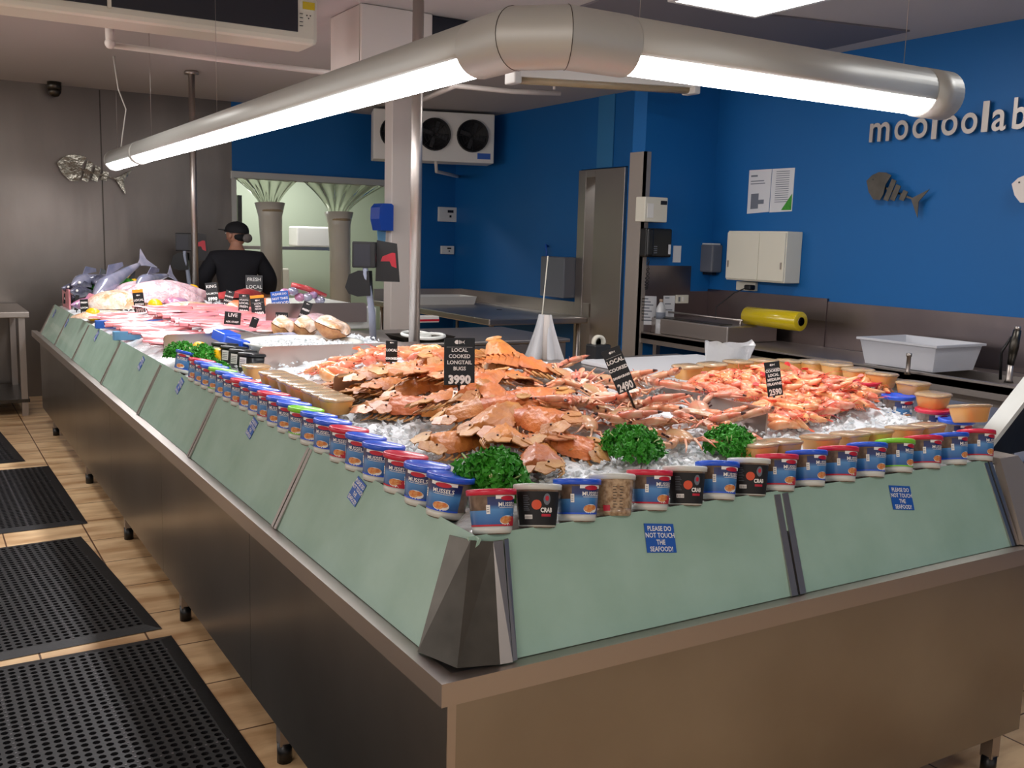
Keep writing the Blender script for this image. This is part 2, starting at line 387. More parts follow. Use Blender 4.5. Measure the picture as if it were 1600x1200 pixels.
# cold room behind the strip curtain
b = B(); b.box(1.2, 5.0, 11.4, 11.5, 0, ZC); struct('wall_cold_room_back', b, 'coldwall')
b = B(); b.box(1.2, 1.3, YW+.15, 11.4, 0, ZC); struct('wall_cold_room_left', b, 'coldwall')
b = B(); b.box(4.9, 5.0, YW+.15, 11.4, 0, ZC); struct('wall_cold_room_right', b, 'coldwall')
t = thing('curtain_rail', 'pale steel rail above the clear strip curtain doorway', 'rail', ((CX0+CX1)/2, YW, CZ))
b = B(); b.box(CX0-.06, CX1+.02, YW-.035, YW-.002, CZ-.03, CZ+.05, bev=.004); obj('channel', b, 'alu', t)
b = B(); b.box(CX0-.05, CX0+.0, YW-.02, YW-.001, 0, CZ); obj('side_channel', b, 'alu', t)
def curtain(px0, px1, pxm, ztie, label):
    """clear strips gathered into a bunch: wide at the rail, pinched at ztie, hanging as a roll below"""
    x0, x1, xm = P(px0, 290, 1, YW)[0], P(px1, 290, 1, YW)[0], P(pxm, 370, 1, YW)[0]
    t = thing('strip_curtain', label, 'strip curtain', (xm, YW-.06, 0), 'gathered strip curtains')
    def fn(u, v):
        z = CZ-.02-(CZ-.02-ztie)*v; k = (1-v)**1.5
        a = x0+(x1-x0)*u; x = a*k+(xm+(u-.5)*.2)*(1-k)
        return (x, YW-.07+.03*math.sin(u*34)*(.4+v*.6)+.05*math.sin(u*PI)*v, z)
    b = B(); b.grid(60, 14, fn); obj('gathered_strips', b, 'pvc', t)
    b = B(); b.tube([(xm, YW-.09, ztie+.04), (xm, YW-.1, ztie-.1), (xm+.01, YW-.1, ztie-.4), (xm+.02, YW-.1, .35)], [.16, .125, .115, .12], 20); obj('bunched_roll', b, 'pvcroll', t)
    b = B(); b.lathe([(.135, ztie-.05), (.138, ztie-.03), (.135, ztie-.01)], 20, T=TR((xm, YW-.1, 0))); obj('tie', b, 'lidclear', t)
curtain(362, 462, 418, 1.93, 'clear plastic strip curtain tied in a bunch behind the person in the black cap')
curtain(470, 598, 525, 1.86, 'clear plastic strip curtain tied in a bunch beside the blue paper dispenser')
t = thing('storage_rack', 'grey steel rack standing inside the cold room beyond the strip curtains', 'rack', (3.1, 10.6, 0))
for x in (2.6, 3.9):
    b = B(); b.box(x, x+.05, 10.6, 10.65, 0, 2.1); obj('post', b, 'steeldark', t)
for z in (.7, 1.45):
    b = B(); b.box(2.6, 3.95, 10.6, 11.0, z, z+.04); obj('shelf', b, 'steelsoft', t)
b = B(); b.box(2.75, 3.25, 10.62, 10.95, .745, 1.22, bev=.02); single('storage_box', b, 'cream', 'cream box on the rack in the cold room', 'box')
b = B(); b.box(3.35, 3.8, 10.62, 10.95, 1.495, 1.75, bev=.02); single('storage_box', b, 'white', 'white box on the upper shelf of the cold room rack', 'box')
# square painted column
cx0, cx1 = P(612, 300, 1, 6.5)[0], P(643, 300, 1, 6.5)[0]
b = B(); b.box(cx0, cx1, 6.5, 6.66, 0, ZC, bev=.006); struct('wall_column', b, 'offwhite')
t = thing('paper_towel_dispenser', 'blue paper towel dispenser on the side of the white column', 'dispenser', (cx0-.06, 6.6, 1.5))
zt = P(586, 318, 1, 6.6)[2]
b = B(); b.prism([(-.11, 0), (0, 0), (0, .22), (-.02, .235), (-.1, .235), (-.13, .2), (-.135, .1)], 0, .2, T=Matrix.Translation((cx0-.003, 6.65, zt-.235)) @ RX90); obj('housing', b, 'bluewrap', t)
b = B(); b.slab((cx0-.115, 6.55, zt-.22), (cx0-.03, 6.55, zt-.22), (cx0-.04, 6.54, zt-.42), (cx0-.1, 6.54, zt-.42), (0, .006, 0)); obj('hanging_paper', b, 'bluecloth', t)

# ---- posts from the counter up to the ceiling
for px, y, lab in ((649, 2.62, 'tall round steel post rising to the ceiling beside the white column'), (304, 6.9, 'slim round steel post beside the person in the black cap')):
    x = 1.27; y = yat(px, x, 1.6)
    t = thing('ceiling_post', lab, 'post', (x, y, 1.061), 'round steel posts')
    b = B(); b.tube([(x, y, 1.061), (x, y, ZC-.03)], .0275, 20); obj('pole', b, 'steelsoft', t)
    b = B(); b.lathe([(.06, ZC-.03), (.06, ZC-.012), (.05, ZC-.001)], 20, T=TR((x, y, 0))); obj('ceiling_flange', b, 'steelsoft', t)

# ---- ceiling fittings
A_, B_ = P(1116, 9, 2, ZC), P(1180, 18, 2, ZC)
def troffer(x0, x1, y0, y1, lab):
    t = thing('ceiling_light', lab, 'ceiling light', ((x0+x1)/2, (y0+y1)/2, ZC-.03), 'ceiling light panels')
    b = B(); b.box(x0-.03, x1+.03, y0-.03, y0, ZC-.03, ZC-.001); b.box(x0-.03, x1+.03, y1, y1+.03, ZC-.03, ZC-.001); b.box(x0-.03, x0, y0, y1, ZC-.03, ZC-.001); b.box(x1, x1+.03, y0, y1, ZC-.03, ZC-.001); obj('frame', b, 'white', t)
    b = B(); b.quad((x0, y0, ZC-.02), (x0, y1, ZC-.02), (x1, y1, ZC-.02), (x1, y0, ZC-.02)); obj('light_diffuser', b, 'troffer', t)
troffer(B_.x-.6, B_.x, B_.y-.55, B_.y, 'bright square ceiling light panel near the blue wall with steel lettering')
troffer(.6, 1.2, -2.4, -1.8, 'added unseen ceiling light panel over the walkway in front of the counter')  # added out of view as an extra light source
troffer(-1.0, -.4, 4.6, 5.5, 'added ceiling light panel hidden above the dark hanging unit')  # added where the hanging unit hides it, brightens the floor
troffer(2.1, 2.5, 4.65, 5.15, 'added ceiling light panel hidden behind the ceiling mounted cooling unit')  # added out of sight behind the cooler, brightens the far blue wall
troffer(3.6, 4.2, .1, .7, 'added unseen ceiling light panel above the sink bench')  # extra light source added outside the view
b = B(); q = [P(x, y, 2, ZC) for x, y in ((925, 30), (1085, 47), (1290, 78), (1190, 22), (1120, 12), (1010, 0))]
b.prism([(2.5, 2.75), (3.1, 2.85), (4.5, 2.55), (4.55, 3.3), (2.55, 3.75)], ZC-.012, ZC-.001, 0); struct('ceiling_dark_patch', b, 'ceildark')  # flat dark grey shape laid against the ceiling
# big hanging unit, upper left
t = thing('hanging_unit', 'large dark panelled unit with a rounded white frame hanging under the ceiling', 'ceiling unit', (.1, 4.15, 2.72))
zb = P(465, 50, 1, 4.0)[2]; xr = P(465, 40, 1, 4.0)[0]; xo = P(498, 60, 1, 4.0)[0]
b = B(); b.box(-1.6, xo, 4.0, 4.3, zb-.06, 3.0-.002, bev=.03); obj('housing', b, 'cream', t)
b = B(); b.box(-1.5, xr, 3.992, 4.01, zb, 2.97); obj('dark_panel', b, 'screenglass', t)
b = B(); b.box(xr+.03, xr+.1, 3.994, 4.0, zb+.13, zb+.17); obj('yellow_label', b, 'tapeyellow', t)
b = B()
for k in range(4): b.box(xr+.012, xr+.03, 3.994, 4.0, zb+.035+k*.022, zb+.038+k*.022)
for dx, dz in ((.055, .1), (.075, .1), (.065, .085)): b.prism([(dx-.005, 0), (dx+.005, 0), (dx, -.008)], 0, .003, T=Matrix.Translation((xr, 4.0, zb+dz)) @ RX90)
obj('lettering', b, 'black', t)
b = B(); b.box(P(167, 5, 1, 4)[0], P(173, 5, 1, 4)[0], 3.98, 3.995, P(170, 13, 1, 4)[2], 2.98); obj('bracket', b, 'cream', t)
# box on the ceiling behind the tube
x0, x1 = 1.62, 1.95
t = thing('ceiling_cooler', 'white ceiling mounted cooling unit partly hidden behind the long light tube', 'cooling unit', (1.9, 4.3, 2.6))
b = B(); b.box(P(665, 50, 1, 4.0)[0]-.42, P(676, 50, 1, 4.0)[0], 4.0, 4.5, P(700, 90, 1, 4.)[2]-.12, 2.998, bev=.008); obj('housing', b, 'offwhite', t)
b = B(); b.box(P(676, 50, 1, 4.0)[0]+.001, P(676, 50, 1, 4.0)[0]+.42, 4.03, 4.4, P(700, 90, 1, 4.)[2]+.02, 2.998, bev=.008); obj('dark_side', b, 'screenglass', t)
# evaporator with three fans, facing the shop
c = (P(679, 213, 1, 8.0)); wd = 190/ppm(c); hh = 76/ppm(c)
t = thing('evaporator', 'white three fan evaporator unit under the ceiling in the far blue corner', 'cooling unit', (0, 0, 0))
b = B(); b.box(-wd/2, wd/2, 0, .38, -hh/2, hh/2, bev=.01); obj('casing', b, 'white', t)
for k in (-1, 0, 1):
    b = B(); b.lathe([(.17, 0), (.17, .03), (.158, .035), (.152, .012)], 28, T=TR((k*wd*.315, 0, .02)) @ RX90); f = obj('fan_guard', b, 'blackm', t)
    b = B(); [b.tube([(k*wd*.315+rr*math.cos(a), -.03, .02+rr*math.sin(a)) for a in [j*PI/12 for j in range(25)]], .0018, 4) for rr in (.04, .075, .11, .14)]
    for a in range(8): b.tube([(k*wd*.315, -.032, .02), (k*wd*.315+.155*math.cos(a*PI/4), -.03, .02+.155*math.sin(a*PI/4))], .0018, 4)
    obj('fan_grille', b, 'dark', t)
    b = B(); b.lathe([(0, 0), (.152, 0), (.152, .008), (0, .008)], 24, T=TR((k*wd*.315, -.002, .02)) @ RX90)
    for a in range(4): b.box(-.02, .02, -.02, -.012, .02, .14, T=TR((k*wd*.315, 0, .02), 0, a*PI/2+.3, 0))
    obj('fan', b, 'dark', t)
b = B(); b.box(wd*.36, wd*.47, -.003, 0, -hh*.42, -hh*.3); obj('blue_label', b, 'stickerblue', t)
ang = math.atan2(CAM.x-c.x, -(CAM.y-c.y)); t.location = (c.x, c.y, c.z); t.rotation_euler = (0, 0, ang+.12)
def pipe(pts, r, name, lab, m='offwhite', cat='pipe', col=()):
    b = B(); b.tube(pts, r, 12); return single(name, b, m, lab, cat)
z = 2.82
pipe([P(172, 70, 2, z), P(400, 100, 2, z), P(525, 115, 2, z), P(525, 115, 2, z)+Vector((1.0, .06, .02))], .02, 'ceiling_pipe', 'long white pipe running under the ceiling from beside the dark hanging unit')
b = B(); a = P(172, 68, 2, z); b.tube([a, a+Vector((0, 0, .13))], .028, 12); b.ball(a, .034); b.box(a.x-.05, a.x+.05, a.y-.05, a.y+.05, z+.12, ZC-.001, bev=.008); single('pipe_fitting', b, 'offwhite', 'stained white fitting holding the end of the long ceiling pipe', 'pipe fitting')
pipe([P(662, 155, 2, z), P(712, 134, 2, z), P(800, 143, 2, z), P(876, 146, 2, z)], .02, 'ceiling_pipe', 'short bent white pipe under the ceiling above the evaporator')
a = P(866, 140, 2, z); pipe([a, a+Vector((0, 0, ZC-z-.001))], .012, 'pipe_hanger', 'small hanger above the capped end of the short ceiling pipe', cat='hanger')
ec = P(655, 252, 1, 7.9)
pipe([P(681, 252, 1, 7.95), P(682, 268, 1, 7.95), P(700, 272, 1, 8.2), P(712, 275, 1, 8.6), P(716, 276, 1, YW-.03)], .018, 'drain_pipe', 'white drain pipe elbow beneath the evaporator')
# batten light beneath the ceiling, behind the tube
a, e = P(802, 121, 2, 2.76), P(1080, 138, 2, 2.76)
t = thing('batten_light', 'unlit white batten light fitting behind the corner of the long tube', 'light fitting', a)
dv = (e-a).normalized(); nv = Vector((-dv.y, dv.x, 0))
b = B(); b.slab(a-nv*.06, e-nv*.06, e+nv*.06, a+nv*.06, (0, 0, .06)); obj('body', b, 'white', t)
b = B(); b.tube([a-Vector((0, 0, .012)), e-Vector((0, 0, .012))], .03, 10); obj('diffuser', b, 'lidclear', t)
for q in (a*.8+e*.2, a*.2+e*.8):
    b = B(); b.tube([q+Vector((0, 0, .055)), Vector((q.x, q.y, ZC-.001))], .006, 6); obj('hanging_rod', b, 'white', t)
for q in (a, e):
    b = B(); b.box(q.x-.03, q.x+.03, q.y-.07, q.y+.07, q.z-.045, q.z+.065, bev=.01); obj('end_cap', b, 'white', t)
b = B(); b.lathe([(.0, -.07), (.035, -.06), (.055, -.03), (.06, 0)], 20, T=TR(P(85, 140, 2, 2.93))); b.lathe([(.062, 0), (.062, .07)], 20, T=TR(P(85, 140, 2, 2.93)))
single('security_camera', b, 'steeldark', 'small dome security camera where the steel wall meets the ceiling', 'camera')
def fixt():
    """the long L of lit tube"""
    C0 = Vector((.6, .68, 2.2)); XE, YE, R = 2.33, 7.05, .083
    t = thing('tube_light', 'L-shaped aluminium tube light hanging over the whole counter', 'light', C0)
    def shell(p0, p1, nm):   # tube open at the bottom with a lit diffuser set in it
        p0, p1 = Vector(p0), Vector(p1); d = (p1-p0).normalized(); s = Vector((-d.y, d.x, 0)); up = Vector((0, 0, 1)); n = 22
        a0, a1 = math.radians(-24), math.radians(204)
        b = B(); vs = []
        for p in (p0, p1):
            for r_ in (R, R-.004):
                for k in range(n+1):
                    a = a0+(a1-a0)*k/n; vs.append(p+s*math.cos(a)*r_+up*math.sin(a)*r_)
        m = n+1
        for k in range(n):
            b.bm.verts.ensure_lookup_table() if False else None
        fs = []
        for k in range(n): fs += [(k, k+1, 2*m+k+1, 2*m+k), (m+k+1, m+k, 3*m+k, 3*m+k+1), (k+1, k, m+k, m+k+1), (2*m+k, 2*m+k+1, 3*m+k+1, 3*m+k)]
        fs += [(0, m, 3*m, 2*m)[::-1], (n, m+n, 3*m+n, 2*m+n)]
        b.add(vs, fs, 0, None, True); obj(nm, b, 'alu', t, fixn=True)
    def diff(p0, p1):
        p0, p1 = Vector(p0), Vector(p1); d = (p1-p0).normalized(); s = Vector((-d.y, d.x, 0)); up = Vector((0, 0, 1))
        b = B(); vs = []; ks = [-26, -58, -90, -122, -154]
        for p in (p0, p1):
            for a in ks: a = math.radians(a); vs.append(p+s*math.cos(a)*(R-.004)+up*math.sin(a)*(R-.004))
        b.add(vs, [(k, k+1, 5+k+1, 5+k) for k in range(4)]); obj('diffuser', b, 'tubelight', t)
    J = .2
    shell(C0+Vector((J, 0, 0)), (XE, C0.y, C0.z), 'housing'); shell((C0.x, YE, C0.z), C0+Vector((0, J, 0)), 'housing')
    diff(C0+Vector((.3, 0, 0)), (XE-.14, C0.y, C0.z)); 
    ys = [C0.y+.3, 2.55, 5.9, YE-.02]
    diff((C0.x, 5.95, C0.z), C0+Vector((0, .3, 0))); diff((C0.x, YE-.03, C0.z), (C0.x, 6.03, C0.z))
    def solid(p0, p1, nm='joint'):
        b = B(); b.tube([p0, p1], R+.0012, 32); obj(nm, b, 'alu', t)
    solid((XE-.14, C0.y, C0.z), (XE, C0.y, C0.z), 'end_cap'); solid((C0.x, YE-.03, C0.z), (C0.x, YE, C0.z), 'end_cap'); solid((C0.x, 5.95, C0.z), (C0.x, 6.03, C0.z))
    # mitred corner
    b = B(); Q = R+.002; n = 32; JC = .1; cs_, sn_ = 1.082*math.cos(math.radians(22.5)), 1.082*math.sin(math.radians(22.5))
    secs = [((C0.x+.3, C0.y), 0, 1), ((C0.x+JC, C0.y), sn_, cs_), ((C0.x, C0.y+JC), cs_, sn_), ((C0.x, C0.y+.3), 1, 0)]
    for i in range(3):      # three straight pieces meeting in mitred seams
        vs = []
        for (p, sx, sy) in secs[i:i+2]:
            for k in range(n): ca = math.cos(2*PI*k/n)*Q; vs.append((p[0]+sx*ca, p[1]+sy*ca, C0.z+math.sin(2*PI*k/n)*Q))
        b.add(vs, [(k, (k+1) % n, n+(k+1) % n, n+k) for k in range(n)], 0, None, True)
    obj('corner_joint', b, 'alu', t, fixn=True)
    for (p, sx, sy) in secs[1:3]:
        b = B(); b.tube([(p[0]+sx*math.cos(2*PI*k/32)*(Q+.0003), p[1]+sy*math.cos(2*PI*k/32)*(Q+.0003), C0.z+math.sin(2*PI*k/32)*(Q+.0003)) for k in range(33)], .0012, 5, caps=False); obj('seam', b, 'steeldark', t)
    for p in ((C0.x, 1.9), (C0.x, 3.9), (C0.x, 5.6), (C0.x, 6.9), (.95, C0.y), (2.1, C0.y)):
        b = B(); b.tube([(p[0], p[1], C0.z+R), (p[0], p[1], ZC-.001)], .0013, 5); obj('suspension_wire', b, 'steelsoft', t)
    b = B(); z0 = C0.z+R; b.tube([(C0.x, 6.75, z0), (C0.x+.02, 6.77, z0+.12), (C0.x+.05, 6.78, z0+.3), (C0.x-.0, 6.8, z0+.45), (C0.x-.03, 6.8, ZC-.02)], .005, 6); obj('power_cable', b, 'white', t)
fixt()

# ================================================================== THE COUNTER
HR = .77; YL, XR = 7.45, 2.03
ct = thing('display_counter', 'long L-shaped stainless steel seafood display counter with frosted green glass sides', 'counter', (0, 0, 0))
# rim: top flange plus outer face, mitred at the corner
b = B()
prof = [(0, HR-.05), (0, HR), (.045, HR-.004), (.045, HR-.03), (.012, HR-.03), (.012, HR-.05)]
vs = [(d_, 7.75, z_) for d_, z_ in prof]+[(d_, d_, z_) for d_, z_ in prof]+[(XR+.35, d_, z_) for d_, z_ in prof]
n = len(prof); fs = [(i*n+k, i*n+(k+1) % n, (i+1)*n+(k+1) % n, (i+1)*n+k) for i in range(2) for k in range(n)]+[tuple(range(n)), tuple(range(2*n, 3*n))]
b.add(vs, fs); obj('rim', b, 'steelsoft', ct, fixn=True)
b = B(); b.box(.045, XR+.3, .045, 1.2, HR-.03, HR-.01); b.box(.045, 1.5, 1.2, 7.7, HR-.03, HR-.01); obj('base_tray', b, 'steelsoft', ct)
# skirt sheets
seams = [.032, 1.42, 2.75, 4.05, 5.4, 7.42]
for k in range(5):
    b = B(); b.box(.03, .045, seams[k]+.0015, seams[k+1]-.0015, .15, HR-.045); obj('skirt_panel', b, 'skirt', ct)
xb = P(1592, 1140, 1, .03)[0]
b = B(); b.box(.05, xb, .03, .045, .15, HR-.045); obj('skirt_panel', b, 'skirt', ct)
b = B(); b.box(.03, .05, .03, .0325, .15, HR-.045); obj('corner_bead', b, 'steelsoft', ct)
b = B(); b.box(XR+.1, XR+.11, .06, 1.2, .2, HR-.045); b.box(1.49, 1.5, 1.2, 7.4, .15, HR-.045); obj('rear_panel', b, 'steeldark', ct)
for y in (1.2, 2.52, 3.81, 5.17, 6.9):
    b = B(); b.box(.05, .09, y-.02, y+.02, .06, HR-.04); lg = obj('leg', b, 'steelsoft', ct)
    b = B(); b.tube([(.07, y, 0), (.07, y, .065)], .024, 12); obj('rubber_foot', b, 'black', lg)
for x in (xat(1545, .07, .05), .3):
    b = B(); b.box(x-.02, x+.02, .05, .09, .06, HR-.04); lg = obj('leg', b, 'steelsoft', ct)
    b = B(); b.tube([(x, .07, 0), (x, .07, .065)], .024, 12); obj('rubber_foot', b, 'black', lg)
# glass panes, inclined inward
GZ0, GZ1, GI0, GI1 = HR-.002, 1.012, .042, .158
def pane(side, a, c):
    th = .006
    if side == 'L': q = [(GI0, a, GZ0), (GI0, c, GZ0), (GI1, c, GZ1), (GI1, a, GZ1)]; nv = (.0052, 0, -.003)
    else: q = [(a, GI0, GZ0), (c, GI0, GZ0), (c, GI1, GZ1), (a, GI1, GZ1)]; nv = (0, .0052, -.003)
    b = B(); b.slab(*q, nv); obj('glass_pane', b, 'glass', ct, fixn=True)
def strut(side, a, w_=.022):
    b = B(); o = -.006; tp = .035 if side == 'R' and a < 1.5 else 0
    for w0, w1, m_ in ((-w_, -.004, 0), (-.004, .004, 1), (.004, w_, 0)):
        oo = o if m_ == 0 else o+.004
        if side == 'L': b.slab((GI0+oo, a+w0, GZ0+.002), (GI0+oo, a+w1, GZ0+.002), (GI1+oo, a+w1, GZ1-.008), (GI1+oo, a+w0, GZ1-.008), (.004, 0, -.002), m_)
        else: b.slab((a+w0, GI0+oo, GZ0+.002), (a+w1, GI0+oo, GZ0+.002), (a+w1+tp, GI1+oo, GZ1-.008), (a+w0+tp, GI1+oo, GZ1-.008), (0, .004, -.002), m_)
    obj('glass_strut', b, ['steelsoft', 'blackm'], ct, fixn=True)
gl = [.26, 1.19, 2.27, 3.3, 4.38, 5.55, 6.5, YL]
for k in range(len(gl)-1): pane('L', gl[k]+(.0 if k else -.12), gl[k+1])
for y in gl[1:-1]: strut('L', y)
strut('L', YL, .03)
gr = [.22, 1.045, XR-.05]
pane('R', .14, gr[1]); pane('R', gr[1], gr[2])
strut('R', gr[1], .026); strut('R', gr[2], .02)
# corner plate and its light fold
b = B(); T0 = [(.128, .222, 1.0), (.142, .15, 1.006), (.188, .132, 1.002)]; T1 = [(.026, .165, HR+.001), (.062, .052, HR+.001), (.152, .026, HR+.001)]
vs = T1+T0; b.add(vs, [(0, 1, 4, 3), (1, 2, 5, 4)]); vs2 = [Vector(v)+Vector((.006, .006, -.002)) for v in vs]
b.add(vs2, [(3, 4, 1, 0), (4, 5, 2, 1)]); b.add([vs[3], vs[4], vs2[4], vs2[3]], [(0, 1, 2, 3)]); b.add([vs[4], vs[5], vs2[5], vs2[4]], [(0, 1, 2, 3)])
b.add([vs[0], vs[1], vs2[1], vs2[0]], [(0, 1, 2, 3)]); b.add([vs[1], vs[2], vs2[2], vs2[1]], [(0, 1, 2, 3)])
obj('corner_plate', b, 'steeldark', ct, fixn=True)
b = B(); b.slab((.150, .026, HR+.001), (.180, .024, HR+.001), (.215, .136, 1.0), (.188, .132, 1.002), (0, .004, 0)); b.slab((.183, .028, HR+.001), (.195, .030, HR+.001), (.232, .141, 1.0), (.219, .137, 1.0), (0, .004, 0)); obj('corner_fold', b, 'steelsoft', ct, fixn=True)
# far end of the front glass: post plate
xe = XR-.03
def solid8(lo, hi):
    b = B(); b.add([*lo, *hi], [(3, 2, 1, 0), (4, 5, 6, 7), (0, 1, 5, 4), (1, 2, 6, 5), (2, 3, 7, 6), (3, 0, 4, 7)]); return b
b = solid8([(xe, .02, HR), (xe+.26, .03, HR), (xe+.26, .12, HR), (xe, .12, HR)], [(xe+.035, .15, 1.012), (xe+.135, .152, 1.012), (xe+.135, .23, 1.012), (xe+.035, .23, 1.012)]); obj('end_post', b, 'postplate', ct, fixn=True)
b = B(); g0 = Vector((xe+.07, .24, .985))
b.slab(g0, g0+Vector((.55, .05, 0)), g0+Vector((.55, .05, .26)), g0+Vector((.38, .03, .26)), (.0, .05, .0)); obj('end_guard', b, 'steeldark', ct, fixn=True)
b = B(); b.slab(g0+Vector((-.012, -.004, 0)), g0+Vector((.37, .026, .265)), g0+Vector((.37, .09, .265)), g0+Vector((-.012, .06, 0)), (.02, 0, -.006)); obj('guard_edge', b, 'whitelid', ct, fixn=True)
# rear ledges and the L-shaped worktop behind
b = B(); b.box(1.24, 1.5, 1.25, 7.5, 1.035, 1.06); obj('rear_ledge', b, 'steelsoft', ct)
b = B(); b.box(1.235, 1.245, 1.2, 7.4, HR, 1.05); b.box(1.2, 2.3, 1.2, 1.21, HR, 1.05); b.box(.2, 1.3, 7.4, 7.41, HR, 1.02); b.box(2.28, 2.29, .26, 1.2, HR, 1.06); obj('bed_wall', b, 'steelsoft', ct)
w_ = thing('worktop', 'wide plain stainless steel worktop behind the prawn display', 'worktop', (2.9, 1.8, 0))
b = B(); b.box(2.32, 3.45, .3, 1.215, .9, .935); b.box(1.56, 3.45, 1.22, 3.35, .9, .935); obj('top', b, 'steelsoft', w_)
for x, y in ((2.45, .45), (3.3, .45), (3.3, 3.2), (1.7, 3.2)):
    b = B(); b.box(x-.02, x+.02, y-.02, y+.02, 0, .9); obj('leg', b, 'steelsoft', w_)

# ---- ice
def inbed(x, y): return (x >= .164 and y >= .164) and not (x > 2.06 and y < .26) and (x <= 1.24 or (y <= 1.2 and x <= 2.27))
def inoise(x, y):
    from mathutils import noise
    return .022*noise.noise(Vector((x*9, y*9, 0)))+.012*noise.noise(Vector((x*26, y*26, 3)))+random.uniform(-.004, .004)
b = B(); st = .025
xs = [i*st+.165 for i in range(int(2.11/st)+1)]; ys = [i*st+.165 for i in range(int(7.2/st)+1)]
vid = {}; vs = []
for j, y in enumerate(ys):
    for i, x in enumerate(xs):
        if inbed(x, y): vid[i, j] = len(vs); vs.append((x, y, H(x, y)-.012+inoise(x, y)))
fs = [(vid[i, j], vid[i+1, j], vid[i+1, j+1], vid[i, j+1]) for (i, j) in vid if (i+1, j) in vid and (i+1, j+1) in vid and (i, j+1) in vid]
b.add(vs, fs, 0, None, True)
y9 = ys[-1]
b.quad((.165, .165, .99), (.165, y9, .99), (.065, y9, HR), (.065, .065, HR)); b.quad((.165, .165, .99), (.065, .065, HR), (2.05, .065, HR), (2.05, .165, .99))
b.quad((2.27, .26, .99), (2.27, .26, HR), (2.27, 1.2, HR), (2.27, 1.2, 1.05))
tag(obj('crushed_ice', b, 'ice'), 'bed of crushed ice filling the display counter under the seafood', 'ice', kind='stuff')
b = B()
def chip(x, y, z, r):
    ps = [Vector((random.gauss(0, 1), random.gauss(0, 1), random.gauss(0, 1))).normalized()*r*random.uniform(.6, 1.1) for _ in range(8)]
    t = bmesh.new(); vv = [t.verts.new(p) for p in ps]; bmesh.ops.convex_hull(t, input=vv); t.verts.index_update()
    b.add([(x+v.co.x, y+v.co.y, z+v.co.z*.8) for v in t.verts], [[v.index for v in f.verts] for f in t.faces]); t.free()
random.seed(3)
def chips(n, fx, fy, r0=.007, r1=.016):
    for _ in range(n):
        x, y = fx(), fy()
        if inbed(x, y): chip(x, y, H(x, y)+random.uniform(-.008, .006), random.uniform(r0, r1))
U = random.uniform
chips(700, lambda: U(.3, 1.4), lambda: U(.29, .62)); chips(500, lambda: U(.29, .62), lambda: U(.4, 1.6)); chips(600, lambda: U(1.4, 2.25), lambda: U(.3, .8))
chips(350, lambda: U(.45, 1.2), lambda: U(1.1, 2.6)); chips(160, lambda: U(1.1, 1.5), lambda: U(.8, 1.2)); chips(500, lambda: U(.3, 1.25), lambda: U(2.0, 3.6)); chips(250, lambda: U(.3, 1.2), lambda: U(5.2, 7.2))
tag(obj('ice_chips', b, 'iceshard'), 'loose glassy ice chips scattered over the seafood display', 'ice', kind='stuff')
# ---- steel dividers standing in the ice
def divider(x0, y0, x1, y1, z0, z1, lab):
    b = B(); t_ = .003
    L_ = math.hypot(x1-x0, y1-y0); c = .02
    pts = [(0, z0), (L_, z0), (L_, z1-c), (L_-c*.3, z1-c*.3), (L_-c, z1), (c, z1), (c*.3, z1-c*.3), (0, z1-c)]
    T = Matrix.Translation((x0, y0, 0)) @ Matrix.Rotation(math.atan2(y1-y0, x1-x0), 4, 'Z') @ RX90
    b.prism(pts, -t_, t_, 0, T); single('steel_divider', b, 'divider', lab, 'divider', 'steel dividers between the seafood')
divider(.43, 2.62, 1.22, 2.62, .95, 1.155, 'long pale steel divider behind the heaped orange bugs')
divider(1.39, .52, 1.39, 1.18, .95, 1.155, 'steel divider between the sand crabs and the prawns')
divider(.42, 1.69, .75, 1.69, .95, 1.155, 'short dark steel divider end sticking out of the bug heap')
divider(.22, 3.55, 1.2, 3.62, .95, 1.125, 'steel divider between the pink fillets and the parsley')
a_, b_ = P(415, 470, 1, 4.2), P(573, 477, 1, 4.2)
divider(a_.x, 4.2, b_.x, 4.2, 1.11, (a_.z+b_.z)/2, 'dark steel tray side standing behind the glossy white seafood pieces')

# ================================================================== THE RIGHT WALL AND ITS BENCH
BZ, BX0 = .95, 4.05
bn = thing('wall_bench', 'long stainless steel bench along the blue wall with a shelf beneath', 'bench', (4.4, 1.5, 0))
sy0, sy1, sy2, sy3 = .55, 1.35, 1.48, 2.35       # two sink bowls
b = B()
for y0, y1 in ((-.6, sy0), (sy1, sy2), (sy3, 4.49)): b.box(BX0, XW-.02, y0, y1, BZ-.04, BZ)
for y0, y1 in ((sy0, sy1), (sy2, sy3)): b.box(BX0, BX0+.12, y0, y1, BZ-.04, BZ); b.box(XW-.2, XW-.02, y0, y1, BZ-.04, BZ)
b.box(BX0, BX0+.012, -.6, 4.49, BZ-.075, BZ+.012)
obj('benchtop', b, 'steelsoft', bn)
for y0, y1 in ((sy0, sy1), (sy2, sy3)):
    b = B(); x0, x1 = BX0+.12, XW-.2; z0 = BZ-.25
    b.box(x0, x1, y0, y1, z0, z0+.004); b.box(x0, x0+.004, y0, y1, z0, BZ); b.box(x1-.004, x1, y0, y1, z0, BZ); b.box(x0, x1, y0, y0+.004, z0, BZ); b.box(x0, x1, y1-.004, y1, z0, BZ); obj('sink_bowl', b, 'steelsoft', bn)
b = B(); b.box(BX0+.03, XW-.02, -.6, 4.49, .42, .45); obj('lower_shelf', b, 'steelsoft', bn)
for y in (-.4, 1.4, 2.9, 4.35):
    for x in (BX0+.05, XW-.08):
        b = B(); b.box(x-.02, x+.02, y-.02, y+.02, 0, BZ-.04); obj('leg', b, 'steelsoft', bn)
z1 = P(1295, 471, 0, XW)[2]; y1 = yat(1294, XW, 1.2)
